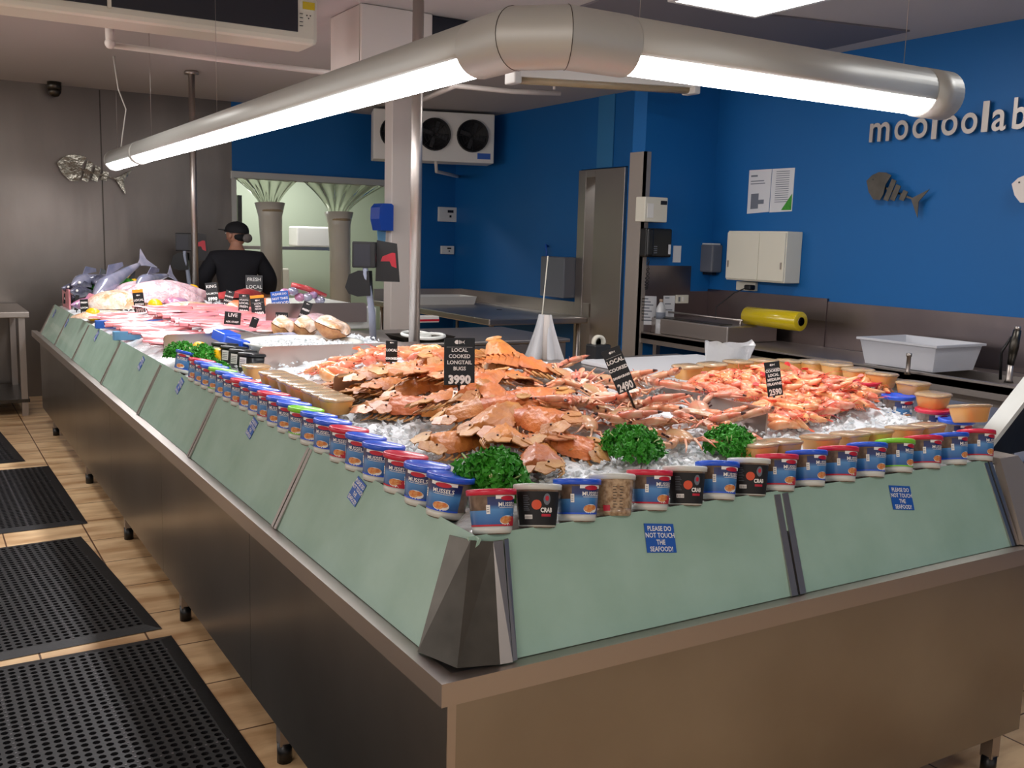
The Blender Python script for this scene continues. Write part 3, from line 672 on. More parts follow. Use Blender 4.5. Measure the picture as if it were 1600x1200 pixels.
b = B(); b.box(XW-.012, XW-.001, -.6, y1, BZ, z1); b.box(XW-.02, XW-.001, y1, 4.495, BZ, z1+.02); obj('splashback', b, 'splash', bn)
z2 = P(1040, 415, 1, PY0)[2]
b = B(); b.box(PX0+.01, P(1078, 430, 1, PY0)[0], PY0-.012, PY0-.001, BZ, z2); b.box(P(1078, 430, 1, PY0)[0], XW-.02, PY0-.012, PY0-.001, BZ, P(1085, 455, 1, PY0)[2]); obj('return_splashback', b, 'splash', bn)

def wallbox(name, px0, px1, py0, py1, dep, m, lab, cat, bev=.006, parts=None):
    """box on the right wall from its picture edges"""
    ya, yb = P(px0, (py0+py1)/2, 0, XW-dep)[1], P(px1, (py0+py1)/2, 0, XW-dep)[1]
    zc = (px0+px1)/2; za, zb_ = P(zc, py1, 0, XW-dep)[2], P(zc, py0, 0, XW-dep)[2]
    t = thing(name, lab, cat, (XW-dep/2, (ya+yb)/2, za))
    b = B(); b.box(XW-dep, XW-.001, min(ya, yb), max(ya, yb), za, zb_, bev=bev); obj('body', b, m, t)
    return t, min(ya, yb), max(ya, yb), za, zb_
t, ya, yb, za, zb_ = wallbox('wall_cabinet', 1136, 1228, 361, 440, .16, 'cream', 'cream enamel cabinet on the blue wall above the yellow film roll', 'cabinet')
ym = (ya+yb)/2-.04
for s0, s1 in ((ya+.006, ym-.002), (ym+.002, yb-.006)):
    b = B(); b.box(XW-.172, XW-.158, s0, s1, za+.012, zb_-.012, bev=.003); dr = obj('door', b, 'cream', t)
    b = B(); b.box(XW-.182, XW-.172, s1-.03 if s0 > ym-.01 else s0+.02, s1-.022 if s0 > ym-.01 else s0+.028, za+.1, za+.15); obj('handle', b, 'steelsoft', dr)
t, ya, yb, za, zb_ = wallbox('soap_dispenser', 1081, 1113, 382, 425, .11, 'tint', 'grey soap dispenser on the blue wall between phone and cream cabinet', 'dispenser', .012)
b = B(); b.box(XW-.08, XW-.03, ya+.03, yb-.03, za-.02, za+.001); obj('spout', b, 'black', t)
b = B(); b.box(XW-.1, XW-.02, ya+.01, yb-.01, zb_-.001, zb_+.012, bev=.004); obj('lid', b, 'white', t)
t, ya, yb, za, zb_ = wallbox('thermostat', 1070, 1084, 336, 348, .03, 'cream', 'tiny cream thermostat on the blue wall above the grey soap dispenser', 'thermostat', .004)
b = B(); b.box(XW-.032, XW-.03, ya+.03, yb-.03, za+.02, zb_-.02); obj('display', b, 'papergrey', t)
t, ya, yb, za, zb_ = wallbox('wall_socket', 1150, 1180, 440, 454, .03, 'cream', 'double power socket under the cream wall cabinet with a black plug', 'socket', .004)
b = B(); q = P(1172, 449, 0, XW-.05); b.box(XW-.09, XW-.03, q.y-.04, q.y+.03, q.z-.02, q.z+.02, bev=.01); obj('plug', b, 'black', t)
q2 = P(1112, 490, 0, XW-.3)
b = B(); b.tube([(XW-.08, q.y, q.z), (XW-.1, q.y+.12, q.z-.05), (XW-.16, q.y+.25, q.z-.17), (XW-.25, q2.y, BZ+.04)], .005, 6); obj('cable', b, 'black', t)
def paper(px, lab, marks, nm='wall_notice'):
    q = [P(x, y, 0, XW-.004) for x, y in px]; b = B(); b.slab(*q, (.003, 0, 0)); 
    t = thing(nm, lab, 'notice', q[3]); obj('sheet', b, 'paper', t)
    b = B()
    for (u0, u1, v0, v1) in marks:
        f = lambda u, v: (q[0]*(1-u)+q[1]*u)*(1-v)+(q[3]*(1-u)+q[2]*u)*v+Vector((-.001, 0, 0))
        b.quad(f(u0, v0), f(u1, v0), f(u1, v1), f(u0, v1))
    obj('printed_lines', b, 'papergrey', t); return t
lines = [(.2, .8, .06+.05*k, .075+.05*k) for k in range(15)]
t = paper([(1171, 266), (1206, 264), (1201, 331), (1167, 334)], 'white notice with a dark map print, on the blue wall above the cream cabinet', [(.1, .4, .12, .16), (.1, .7, .25, .27), (.1, .75, .31, .33), (.15, .5, .55, .9), (.5, .75, .7, .8)])
t = paper([(1207, 264), (1242, 262), (1237, 330), (1202, 332)], 'white notice covered in small printed lines, beside the map notice', lines)
b = B(); q = P(1236, 328, 0, XW-.006); b.add([(q.x, q.y, q.z), (q.x, q.y, q.z+.12), (q.x, q.y+.1, q.z)], [(0, 1, 2)]); obj('green_corner', b, 'parsley', t)

def fish(px0, py0, px1, py1, plane, m, lab, tail=1):
    """cut-out metal fish: body, ribs and tail bent from sheet"""
    ax, v = plane; a, c = P(px0, py0, ax, v), P(px1, py1, ax, v); L_ = (c-a).length; d = (c-a)/L_
    n = Vector((0, -1, 0)) if ax == 1 else Vector((-1, 0, 0)); up = d.cross(n)
    if up.z < 0: up = -up
    Fm = Matrix((( d.x, up.x, n.x, a.x), (d.y, up.y, n.y, a.y), (d.z, up.z, n.z, a.z), (0, 0, 0, 1)))
    t = thing('metal_fish', lab, 'wall sculpture', (a+c)/2+n*.03)
    def plate(pts, nm, z=.02, bend=0):
        b = B(); b.prism([(x*L_, y*L_) for x, y in pts], z, z+.004, 0, Fm); obj(nm, b, m, t)
    head = [(.0, .0), (.06, .1), (.15, .17), (.27, .2), (.37, .19), (.33, .05), (.35, -.08), (.33, -.17), (.22, -.2), (.1, -.13)]
    plate(head, 'head', .03)
    for i, (x, h_) in enumerate(((.42, .15), (.54, .11), (.66, .07))):
        plate([(x-.03, h_), (x+.05, h_-.005), (x+.035, -h_), (x-.05, -h_)], 'rib', .025+.012*(i % 2))
    plate([(.3, .015), (.84, .012), (.84, -.012), (.3, -.015)], 'spine', .02)
    plate([(.8, 0), (1.02, .2), (.93, 0), (1.0, -.2)], 'tail', .03)
    b = B(); b.prism([(.1*L_+.006*math.cos(k), .05*L_+.006*math.sin(k)) for k in range(6)], .034, .036, 0, Fm); obj('eye', b, 'black', t)
fish(88, 255, 200, 285, (1, YW-.02), 'mirror', 'polished steel fish sculpture on the far stainless steel wall')
fish(1359, 283, 1447, 318, (0, XW-.02), 'steeldark', 'dark steel fish sculpture on the blue wall beneath the shop lettering')
fish(1586, 288, 1690, 320, (0, XW-.02), 'steelsoft', 'pale steel fish sculpture cut off at the edge of the view')
# lettering
q0 = P(1360, 222, 0, XW-.02)
sg = thing('shop_lettering', 'spaced brushed steel lower case lettering on the blue wall', 'sign', q0)
for ch, p0, p1, asc in (('m', 1360, 1391, 0), ('o', 1399, 1420, 0), ('o', 1427, 1450, 0), ('l', 1457, 1465, 1), ('o', 1472, 1497, 0), ('o', 1503, 1528, 0), ('l', 1535, 1545, 1), ('a', 1551, 1573, 0), ('b', 1583, 1606, 1), ('a', 1614, 1640, 0)):
    base = 222-(p0-1360)*.092+(4 if ch == 'l' and p0 < 1500 else 0)
    ya, yb = P(p0, base, 0, XW-.02)[1], P(p1, base, 0, XW-.02)[1]; z_ = P(p0, base, 0, XW-.02)[2]
    c = bpy.data.curves.new('t', 'FONT'); c.body = ch; c.size = .255; c.extrude = .006; c.offset = .0035; c.resolution_u = 5
    o = bpy.data.objects.new('t', c); me = bpy.data.meshes.new_from_object(o); xs_ = [v.co.x for v in me.vertices]; w0, w1 = min(xs_), max(xs_)
    b = B(); b.add([((v.co.x-w0)/(w1-w0)*(ya-yb), v.co.y, v.co.z) for v in me.vertices], [tuple(p.vertices) for p in me.polygons], 0, Matrix.Translation((XW-.03, ya, z_)) @ FACE_NX)
    obj('letter', b, 'steelsoft', sg); bpy.data.objects.remove(o)

# things on the partition
def facebox(name, px0, px1, py0, py1, dep, m, lab, cat, bev=.006, Y=PY0):
    y = Y-dep; xa, xb_ = P(px0, (py0+py1)/2, 1, y)[0], P(px1, (py0+py1)/2, 1, y)[0]; za, zb_ = P((px0+px1)/2, py1, 1, y)[2], P((px0+px1)/2, py0, 1, y)[2]
    t = thing(name, lab, cat, ((xa+xb_)/2, Y-dep/2, za)); b = B(); b.box(xa, xb_, y, Y-.001, za, zb_, bev=bev); obj('body', b, m, t); return t, xa, xb_, za, zb_, y
t, xa, xb_, za, zb_, y = facebox('alarm_box', 1008, 1043, 308, 347, .12, 'cream', 'cream box with a small dark display above the black wall phone', 'control box')
b = B(); b.box(xb_-.07, xb_-.01, y-.003, y+.001, zb_-.055, zb_-.025); obj('display', b, 'dark', t)
b = B(); b.box(xa+.02, xa+.08, y-.004, y+.001, za+.03, zb_-.05, bev=.002); obj('keypad', b, 'white', t)
t, xa, xb_, za, zb_, y = facebox('wall_phone', 1010, 1050, 357, 402, .09, 'black', 'black wall phone with a coiled cord hanging beside the steel corner guard', 'phone', .012)
b = B(); b.box(xa-.012, xa+.045, y-.035, y, za+.01, zb_-.005, bev=.012); obj('handset', b, 'black', t)
b = B()
for i in range(4):
    for j in range(3): b.box(xa+.075+.012*j, xa+.083+.012*j, y-.003, y, za+.03+i*.016, za+.038+i*.016)
obj('keypad', b, 'papergrey', t)
b = B(); b.box(xb_-.035, xb_-.012, y-.003, y, za+.025, za+.1); obj('white_label', b, 'paper', t)
b = B(); pts = []
q = P(1012, 405, 1, y); q1 = P(1011, 452, 1, y)
for k in range(90): u = k/89; pts.append((q.x+.007*math.cos(k*1.3)+.012*math.sin(u*7), y-.004+.007*math.sin(k*1.3), q.z+(q1.z-q.z)*math.sin(u*PI)))
b.tube(pts, .003, 5); obj('coiled_cord', b, 'black', t)
t, *_ = facebox('wall_card', 1052, 1064, 384, 410, .006, 'paper', 'small white card with a dark heading beside the black wall phone', 'card', 0)
def fpaper(px, lab, n):
    y = PY0-.014; q = [P(a, c, 1, y) for a, c in px]; t = thing('posted_sheet', lab, 'notice', q[3]); b = B(); b.slab(*q, (0, .002, 0)); obj('sheet', b, 'paper', t)
    b = B()
    for k in range(n):
        v = .08+.85*k/n; f = lambda u: (q[0]*(1-u)+q[1]*u)*(1-v)+(q[3]*(1-u)+q[2]*u)*v+Vector((0, -.001, 0))
        p0, p1 = f(.12), f(.5+.38*((k*7) % 5)/5); b.quad(p0, p1, p1-Vector((0, 0, .008)), p0-Vector((0, 0, .008)))
    obj('printed_lines', b, 'papergrey', t)
fpaper([(1000, 462), (1026, 463), (1025, 508), (999, 507)], 'white sheet of typed lines posted on the steel behind the water bottle', 8)
fpaper([(1037, 462), (1055, 462), (1053, 495), (1036, 495)], 'narrow pale sheet posted between the water bottle and the switch', 3)
t, xa, xb_, za, zb_, y = facebox('light_switch', 1058, 1076, 461, 474, .025, 'cream', 'cream double switch on the steel splashback above the stacked papers', 'switch', .003, PY0-.012)
for k in (0, 1):
    b = B(); b.box(xa+.012+k*.04, xa+.03+k*.04, y-.004, y, za+.015, zb_-.015, bev=.001); obj('rocker', b, 'tint' if k == 0 else 'white', t)

# bench contents
def bz(px, py, z=BZ): return P(px, py, 2, z)
def bottle(px, py, h, r, lab, capm, lblm, band):
    c = bz(px, py, BZ+.001); t = thing('water_bottle', lab, 'bottle', c)
    b = B(); b.lathe([(0, 0), (r, .0), (r, h*.25), (r*.92, h*.3), (r, h*.36), (r, h*.7), (r*.8, h*.8), (r*.36, h*.9), (r*.36, h*.93)], 20, T=TR(c)); obj('bottle_body', b, 'bag', t)
    b = B(); b.lathe([(r*.42, h*.92), (r*.42, h), (0, h)], 14, T=TR(c)); obj('cap', b, capm, t)
    b = B(); b.lathe([(r*1.01, h*band), (r*1.01, h*(band+.2))], 20, T=TR(c)); obj('label', b, lblm, t)
bottle(1031, 521, .27, .037, 'clear water bottle with a pale cap in front of the typed sheet', 'bowl', 'papergrey', .42)
bottle(1273, 535, .235, .033, 'clear water bottle with a green cap beside the yellow film roll', 'greenlid', 'paper', .42)
c = bz(1075, 512)
t = thing('paper_pile', 'messy pile of papers and a folder on the bench beside the bottle', 'paper stack', c)
for k, (dx, dy, rz, m_, th) in enumerate(((0, 0, .1, 'papergrey', .012), (.01, .02, -.2, 'paper', .006), (-.02, -.02, .3, 'stickerblue', .004), (.03, 0, .05, 'paper', .005), (.0, .03, -.4, 'paper', .003))):
    b = B(); b.box(-.15, .15, -.21, .21, .002+k*.012, .002+k*.012+th, 0, TR((c.x+dx, c.y+dy, c.z), 0, 0, rz), bev=.001); obj('sheet', b, m_, t)
c = bz(1185, 522)
t = thing('film_wrapper', 'flat steel film wrapping machine under the yellow film roll', 'wrapping machine', c)
ya, yb = bz(1262, 532).y, bz(1108, 510).y
WT = P(1210, 513, 0, XW-.32).z
b = B(); b.box(BX0+.1, XW-.1, ya, yb, BZ+.002, WT, bev=.008); obj('base', b, 'steelsoft', t)
b = B(); b.box(BX0+.12, BX0+.24, ya+.1, yb-.3, WT, WT+.006); obj('heating_plate', b, 'steeldark', t)
b = B(); b.tube([(BX0+.27, ya+.03, WT+.04), (BX0+.27, yb-.2, WT+.04)], .008, 8); [b.tube([(BX0+.27, y_, WT-.01), (BX0+.27, y_, WT+.04)], .008, 6) for y_ in (ya+.05, yb-.22)]; obj('rail', b, 'steelsoft', t)
a_, e_ = P(1168, 488, 0, XW-.32), P(1252, 496, 0, XW-.32); z_ = (a_.z+e_.z)/2; R_ = .068
z_ = WT+R_+.001
t = thing('film_roll', 'fat roll of yellow cling film lying on the wrapping machine', 'film roll', (XW-.32, (a_.y+e_.y)/2, z_-R_))
T = Matrix.Translation((XW-.32, e_.y, z_)) @ Matrix.Rotation(-PI/2, 4, 'X'); Ln = a_.y-e_.y
b = B(); b.lathe([(.03, 0), (R_-.004, 0), (R_, .004), (R_, Ln-.004), (R_-.004, Ln), (.03, Ln)], 32, T=T); obj('film', b, 'tapeyellow', t)
b = B(); b.lathe([(.031, -.004), (.031, Ln+.004), (.026, Ln+.004), (.026, -.004), (.031, -.004)], 24, T=T); obj('cardboard_core', b, 'bowl', t)
# tub on the sink
c = bz(1430, 566)
t = thing('plastic_tub', 'empty translucent white plastic tub standing across the sink', 'tub', (XW-.4, c.y, BZ))
x0, x1 = XW-.58, XW-.14; y0, y1 = P(1492, 555, 0, XW-.4).y, P(1372, 545, 0, XW-.4).y
def hull(x0, x1, y0, y1, z0, z1, tp, th):
    b = B(); o = [(x0+tp, y0+tp, z0), (x1-tp, y0+tp, z0), (x1-tp, y1-tp, z0), (x0+tp, y1-tp, z0), (x0, y0, z1), (x1, y0, z1), (x1, y1, z1), (x0, y1, z1)]
    i = [(x0+tp+th, y0+tp+th, z0+th), (x1-tp-th, y0+tp+th, z0+th), (x1-tp-th, y1-tp-th, z0+th), (x0+tp+th, y1-tp-th, z0+th), (x0+th, y0+th, z1), (x1-th, y0+th, z1), (x1-th, y1-th, z1), (x0+th, y1-th, z1)]
    f = [(3, 2, 1, 0), (0, 1, 5, 4), (1, 2, 6, 5), (2, 3, 7, 6), (3, 0, 4, 7)]
    b.add(o+i, f+[tuple(8+k for k in q)[::-1] for q in f]+[(4, 5, 13, 12), (5, 6, 14, 13), (6, 7, 15, 14), (7, 4, 12, 15)]); return b
obj('tub_body', hull(x0, x1, y0, y1, BZ+.001, BZ+.16, .03, .004), 'milky', t)
b = B(); z_ = BZ+.16
for q in ((x0-.015, x1+.015, y0-.015, y0+.003), (x0-.015, x1+.015, y1-.003, y1+.015), (x0-.015, x0+.003, y0, y1), (x1-.003, x1+.015, y0, y1)): b.box(*q, z_-.012, z_+.003, bev=.002)
obj('rim', b, 'milky', t)
t = thing('tap', 'small plain steel tap at the edge of the sink below the translucent tub', 'tap', bz(1418, 585)); c = bz(1418, 585)
b = B(); b.lathe([(.02, 0), (.012, .02), (.012, .1), (.016, .105), (.016, .12), (0, .125)], 14, T=TR(c)); obj('pillar', b, 'steelsoft', t)
c = bz(1576, 598); t = thing('spray_tap', 'dark pre-rinse spray tap standing at the sink by the splashback', 'tap', c)
b = B(); b.lathe([(.025, 0), (.018, .02), (.016, .1)], 14, T=TR(c)); obj('stem_base', b, 'steelsoft', t)
b = B(); b.tube([c+Vector((0, 0, .1)), c+Vector((0, -.01, .2)), c+Vector((0, -.02, .29))], [.018, .026, .02], 12); obj('spray_grip', b, 'steeldark', t)
b = B(); b.tube([c+Vector((.0, -.02, .29)), c+Vector((0, -.02, .31))], .016, 12); obj('nozzle', b, 'steelsoft', t)
b = B(); b.tube([c+Vector((0, .05, .01)), c+Vector((0, .06, .16)), c+Vector((0, .01, .25))], .008, 8); obj('hose', b, 'black', t)
c = P(1064, 566, 2, .56)
t = thing('mixing_bowl', 'beige round bowl on the dark shelf under the bench', 'bowl', c)
b = B(); b.lathe([(.0, 0), (.1, .0), (.14, .1), (.145, .115), (.155, .118), (.155, .13), (.14, .13), (.135, .11), (.095, .01), (0, .01)], 28, T=TR((4.35, yat(1064, 4.35, .5), .452))); o = obj('bowl_body', b, 'bowl', t)
# dispenser, table and crate on the far side of the door
t, ya, yb, za, zb_ = wallbox('towel_dispenser', 844, 881, 401, 464, .16, 'tint', 'grey hand towel dispenser on the blue wall beside the steel door frame', 'dispenser', .01)
q = P(856, 385, 0, XW-.02)
b = B(); b.tube([(XW-.02, q.y, q.z), (XW-.06, q.y-.02, q.z+.02), (XW-.05, q.y-.04, q.z-.15)], .012, 8); single('wall_hook', b, 'stickerblue', 'dark blue hook on the wall above the grey towel dispenser', 'hook')
tx0, ty0 = 3.62, 6.15; TZ = .93
tb = thing('steel_table', 'stainless steel table against the blue walls behind the white column', 'table', (4.1, 7.4, 0))
b = B(); b.box(tx0, XW-.02, ty0, 8.8, TZ-.06, TZ, bev=.01); obj('top', b, 'steelsoft', tb)
b = B(); b.box(XW-.022, XW-.002, ty0, 8.8, TZ, TZ+.13); b.box(tx0, XW-.02, 8.78, 8.8, TZ, TZ+.13); obj('upstand', b, 'steelsoft', tb)
for x, y in ((tx0+.06, ty0+.06), (XW-.1, ty0+.06), (tx0+.06, 8.7), (XW-.1, 8.7)):
    b = B(); b.tube([(x, y, 0), (x, y, TZ-.05)], .022, 10); obj('leg', b, 'steelsoft', tb)
def crate(name, x0, x1, y0, y1, z0, h, m, lab, cat):
    b = hull(x0, x1, y0, y1, z0+.001, z0+h, .02, .006)
    return single(name, b, m, lab, cat)
q = P(700, 475, 2, TZ); crate('plastic_crate', q.x-.42, q.x+.28, q.y-.15, q.y+.25, TZ, .09, 'white', 'shallow white crate on the steel table beside the round post', 'crate')
b = B(); q = P(780, 484, 2, TZ); b.tube([q+Vector((0, 0, .001)), q+Vector((0, 0, .004))], .03, 14); single('drain_plug', b, 'black', 'small black plug lying on the far steel table', 'plug')
def thermo(px0, px1, py0, py1, lab, nm, cat):
    y = YW-.04; xa, xb_ = P(px0, py0, 1, y)[0], P(px1, py0, 1, y)[0]; za, zb_ = P(px0, py1, 1, y)[2], P(px0, py0, 1, y)[2]
    t = thing(nm, lab, cat, ((xa+xb_)/2, y, za)); b = B(); b.box(xa, xb_, y, YW-.001, za, zb_, bev=.006); obj('body', b, 'white', t)
    b = B(); b.box(xa+(xb_-xa)*.45, xb_-(xb_-xa)*.25, y-.003, y+.001, zb_-(zb_-za)*.38, zb_-(zb_-za)*.2); b.box(xa+(xb_-xa)*.55, xa+(xb_-xa)*.65, y-.003, y+.001, za+(zb_-za)*.3, za+(zb_-za)*.45); obj('display', b, 'dark', t)
thermo(658+28, 716, 323, 346, 'white control unit with a small dark display on the far blue wall', 'control_unit', 'control box')
thermo(690, 710, 384, 397, 'small white switch below the control unit on the far blue wall', 'wall_switch', 'switch')
x_ = P(722, 400, 1, YW-.03)[0]; b = B(); b.tube([(x_, YW-.03, TZ+.02), (x_, YW-.03, P(722, 350, 1, YW-.03)[2])], .022, 10); single('upright_pipe', b, 'steelsoft', 'grey upright pipe against the far blue wall above the steel table', 'pipe')
# white bag roll cone on the worktop, with its thin rod
c = P(850, 562, 2, .936)
t = thing('bag_roll', 'tall white cone of folded plastic bags standing on the steel worktop', 'bag roll', c)
kx = 1/ppm(c)
b = B(); pts = []
Tb = TR(c, 0, 0, -.5)
def bg(u, v):
    x = (u-.5)*(44*(1-v)**1.2+20)*kx; return tuple(Tb @ Vector((x, .02*math.sin(u*17)*(1-v)+.004, v*70*kx)))
b.grid(24, 12, bg); b.grid(24, 12, lambda u, v: tuple(Tb @ Vector(((u-.5)*(44*(1-v)**1.2+20)*kx, .035+.012*math.sin(u*13), v*70*kx)))); obj('folded_bags', b, 'paper', t)
b = B(); b.lathe([(.022, 0), (.022, 70*kx)], 14, T=Tb @ TR((.01, .018, 0))); obj('roll_core', b, 'offwhite', t)
b = B(); q = P(859, 400, 1, c.y); b.tube([(c.x-.03, c.y+.02, c.z+.02), (q.x, q.y+.02, q.z)], .004, 6); obj('rod', b, 'cream', t)
# tape dispenser box, white board, bag
c = P(934, 566, 2, .936)
t = thing('tape_dispenser', 'black tape dispenser with a cream roll on the worktop behind the crab price tag', 'tape dispenser', c)
b = B(); b.box(c.x-.06, c.x+.06, c.y-.05, c.y+.05, c.z, c.z+.11, bev=.01); obj('body', b, 'black', t)
b = B(); b.lathe([(.028, -.012), (.045, -.012), (.045, .012), (.028, .012), (.028, -.012)], 24, T=TR((c.x, c.y, c.z+.12)) @ RX90); obj('tape', b, 'cream', t)
b = B(); b.box(2.5, 3.4, 1.95, 3.1, .937, .962, bev=.006); single('cutting_board', b, 'paper', 'large plain white cutting board lying on the worktop behind the ice', 'board')
c = P(1130, 594, 2, .964); kx = 1/ppm(c)
t = thing('clear_bag', 'crumpled frosted clear plastic bag standing open on the white board', 'bag', c)
b = B(); Tb = TR(c, 0, 0, -.55)
def bagf(u, v, rr=1):
    a = u*2*PI; w0 = (27+11*v)*kx; x = w0*math.cos(a)*(1+.07*math.sin(5*a+v*4)); y = (14+8*v)*kx*math.sin(a)*(1+.1*math.sin(4*a+1))
    z = v*(58+4*math.sin(2*a+.8)+2*math.sin(5*a))*kx; return tuple(Tb @ Vector((x*rr+8*kx*v*v, y*rr, z+.001)))
b.grid(60, 16, bagf); obj('bag_film', b, 'bag', t)
# red and white packet on the low unit, low steel unit near the post
a_ = P(610, 520, 2, .99)
t = thing('service_unit', 'low stainless steel unit with a flat top behind the round steel post', 'steel unit', (2.3, 4.6, 0))
q0, q1 = P(600, 508, 2, .97), P(702, 512, 2, .97)
b = B(); b.box(1.72, q1.x+.35, 4.0, 4.9, .3, .96, bev=.01); obj('body', b, 'steelsoft', t)
b = B(); b.box(1.7, q1.x+.37, 3.98, 4.92, .96, .985, bev=.006); obj('top', b, 'steelsoft', t)
q = P(665, 503, 2, .986); b = B(); b.box(q.x-.09, q.x+.09, q.y-.06, q.y+.06, .986, 1.035, bev=.004); b.box(q.x-.091, q.x+.091, q.y-.061, q.y+.061, .995, 1.012, 1); single('packet', b, ['white', 'red'], 'small red and white packet on the low steel unit beside the post', 'packet')
q = P(596, 515, 2, .99)
t = thing('serving_tray', 'dark steel serving tray on the low unit beside the grey scale pole', 'tray', (2.0, 4.3, .986))
b = hull(1.78, 2.15, 4.02, 4.32, .986, 1.02, .03, .004); obj('tray_body', b, 'steeldark', t)
b = B(); b.ball((1.97, 4.16, 1.02), (.09, .07, .03)); obj('scoop', b, 'mirror', t)
# table far left
t = thing('side_table', 'stainless steel table against the far end of the display counter', 'table', (-.25, 8.2, 0))
q = P(75, 500, 2, .92)
b = B(); b.box(-1.6, .0, 7.85, 8.95, .87, .92, bev=.005); obj('top', b, 'steelsoft', t)
for x, y in ((-.06, 7.93), (-.06, 8.85), (-1.5, 7.93), (-1.5, 8.85)):
    b = B(); b.box(x-.025, x+.025, y-.025, y+.025, .0, .87); obj('leg', b, 'steelsoft', t)
b = B(); b.box(-1.55, -.02, 7.9, 8.9, .12, .15); obj('low_shelf', b, 'steeldark', t)

# ---- anti-fatigue mats: real holes
def mat_(x0, x1, y0, y1, lab, rz=0):
    t = thing('rubber_mat', lab, 'mat', (x1, y0, 0), 'black perforated rubber mats along the counter')
    b = B(); e = .055; z0, z1 = .003, .014; p = .034
    nx, ny = int((x1-x0-2*e)/p), int((y1-y0-2*e)/p); px_, py_ = (x1-x0-2*e)/nx, (y1-y0-2*e)/ny
    o = [(x0, y0, z0), (x1, y0, z0), (x1, y1, z0), (x0, y1, z0)]; i_ = [(x0+e, y0+e, z1), (x1-e, y0+e, z1), (x1-e, y1-e, z1), (x0+e, y1-e, z1)]
    b.add(o+i_, [(0, 1, 5, 4), (1, 2, 6, 5), (2, 3, 7, 6), (3, 0, 4, 7)])
    for i in range(nx):
        for j in range(ny):
            ax, ay = x0+e+i*px_, y0+e+j*py_; cx, cy = ax+px_/2, ay+py_/2; r = .0125
            vs = []
            for k in range(8):
                a = PI/8+k*PI/4; m_ = max(abs(math.cos(a)), abs(math.sin(a))); vs.append((cx+math.cos(a)/m_*px_/2, cy+math.sin(a)/m_*py_/2, z1))
            vs += [(cx+r*math.cos(PI/8+k*PI/4), cy+r*math.sin(PI/8+k*PI/4), z1) for k in range(8)]
            vs += [(cx+r*.9*math.cos(PI/8+k*PI/4), cy+r*.9*math.sin(PI/8+k*PI/4), z0) for k in range(8)]
            fs = [(k, (k+1) % 8, 8+(k+1) % 8, 8+k) for k in range(8)]+[(8+k, 8+(k+1) % 8, 16+(k+1) % 8, 16+k) for k in range(8)]
            vs += [(ax, ay, z1), (ax+px_, ay, z1), (ax+px_, ay+py_, z1), (ax, ay+py_, z1)]
            fs += [(5, 24, 4), (7, 25, 6), (1, 26, 0), (3, 27, 2)]
            b.add(vs, fs)
    for i in range(nx+1):
        for j in range(ny+1):
            if i % 9 == 4 or (j % 12 == 6): c = (x0+e+i*px_, y0+e+j*py_, z1); b.box(c[0]-.0032, c[0]+.0032, c[1]-.0032, c[1]+.0032, z1-.001, z1+.0015, 1)
    obj('perforated_sheet', b, ['rubber', 'rubberdot'], t)
    b = B(); b.box(x0+.01, x1-.01, y0+.01, y1-.01, .0005, .0028); obj('underside', b, 'blackm', t); t.rotation_euler = (0, 0, math.radians(rz))
mat_(-1.15, .012, .72, 2.37, 'black perforated rubber mat lying closest to the counter corner', 1.2)
mat_(-1.2, -.04, 2.46, 3.96, 'black perforated rubber mat, second from the counter corner', 4.2)
mat_(-1.2, -.08, 4.2, 5.78, 'black perforated rubber mat, third from the counter corner', 1)
mat_(-1.35, -.235, 6.0, 7.3, 'black perforated rubber mat at the far end by the steel table', 3.5)

# ================================================================== TUBS ALONG THE GLASS
def cone_wrap(r0, r1, h, off, z0=0):
    """flat (x along the curve, y up) -> surface of the cup facing -y"""
    def fn(v):
        z = z0+v.y; r = r0+(r1-r0)*z/h+off; a = v.x/((r0+r1)/2)
        return (r*math.sin(a), -r*math.cos(a), z)
    return fn
def patch(b, x0, x1, y0, y1, fn, mi, n=10, m=2):
    b.add([fn(Vector((x0+(x1-x0)*i/n, y0+(y1-y0)*j/m, 0))) for j in range(m+1) for i in range(n+1)], [(j*(n+1)+i, j*(n+1)+i+1, (j+1)*(n+1)+i+1, (j+1)*(n+1)+i) for j in range(m) for i in range(n)], mi, None, True)
def oval(b, cx, cy, rx, ry, fn, mi, n=16):
    vs = [fn(Vector((cx, cy, 0)))]+[fn(Vector((cx+q*rx*math.cos(2*PI*k/n), cy+q*ry*math.sin(2*PI*k/n), 0))) for q in (.5, 1) for k in range(n)]
    b.add(vs, [(0, 1+k, 1+(k+1) % n) for k in range(n)]+[(1+k, 1+n+k, 1+n+(k+1) % n, 1+(k+1) % n) for k in range(n)], mi, None, True)
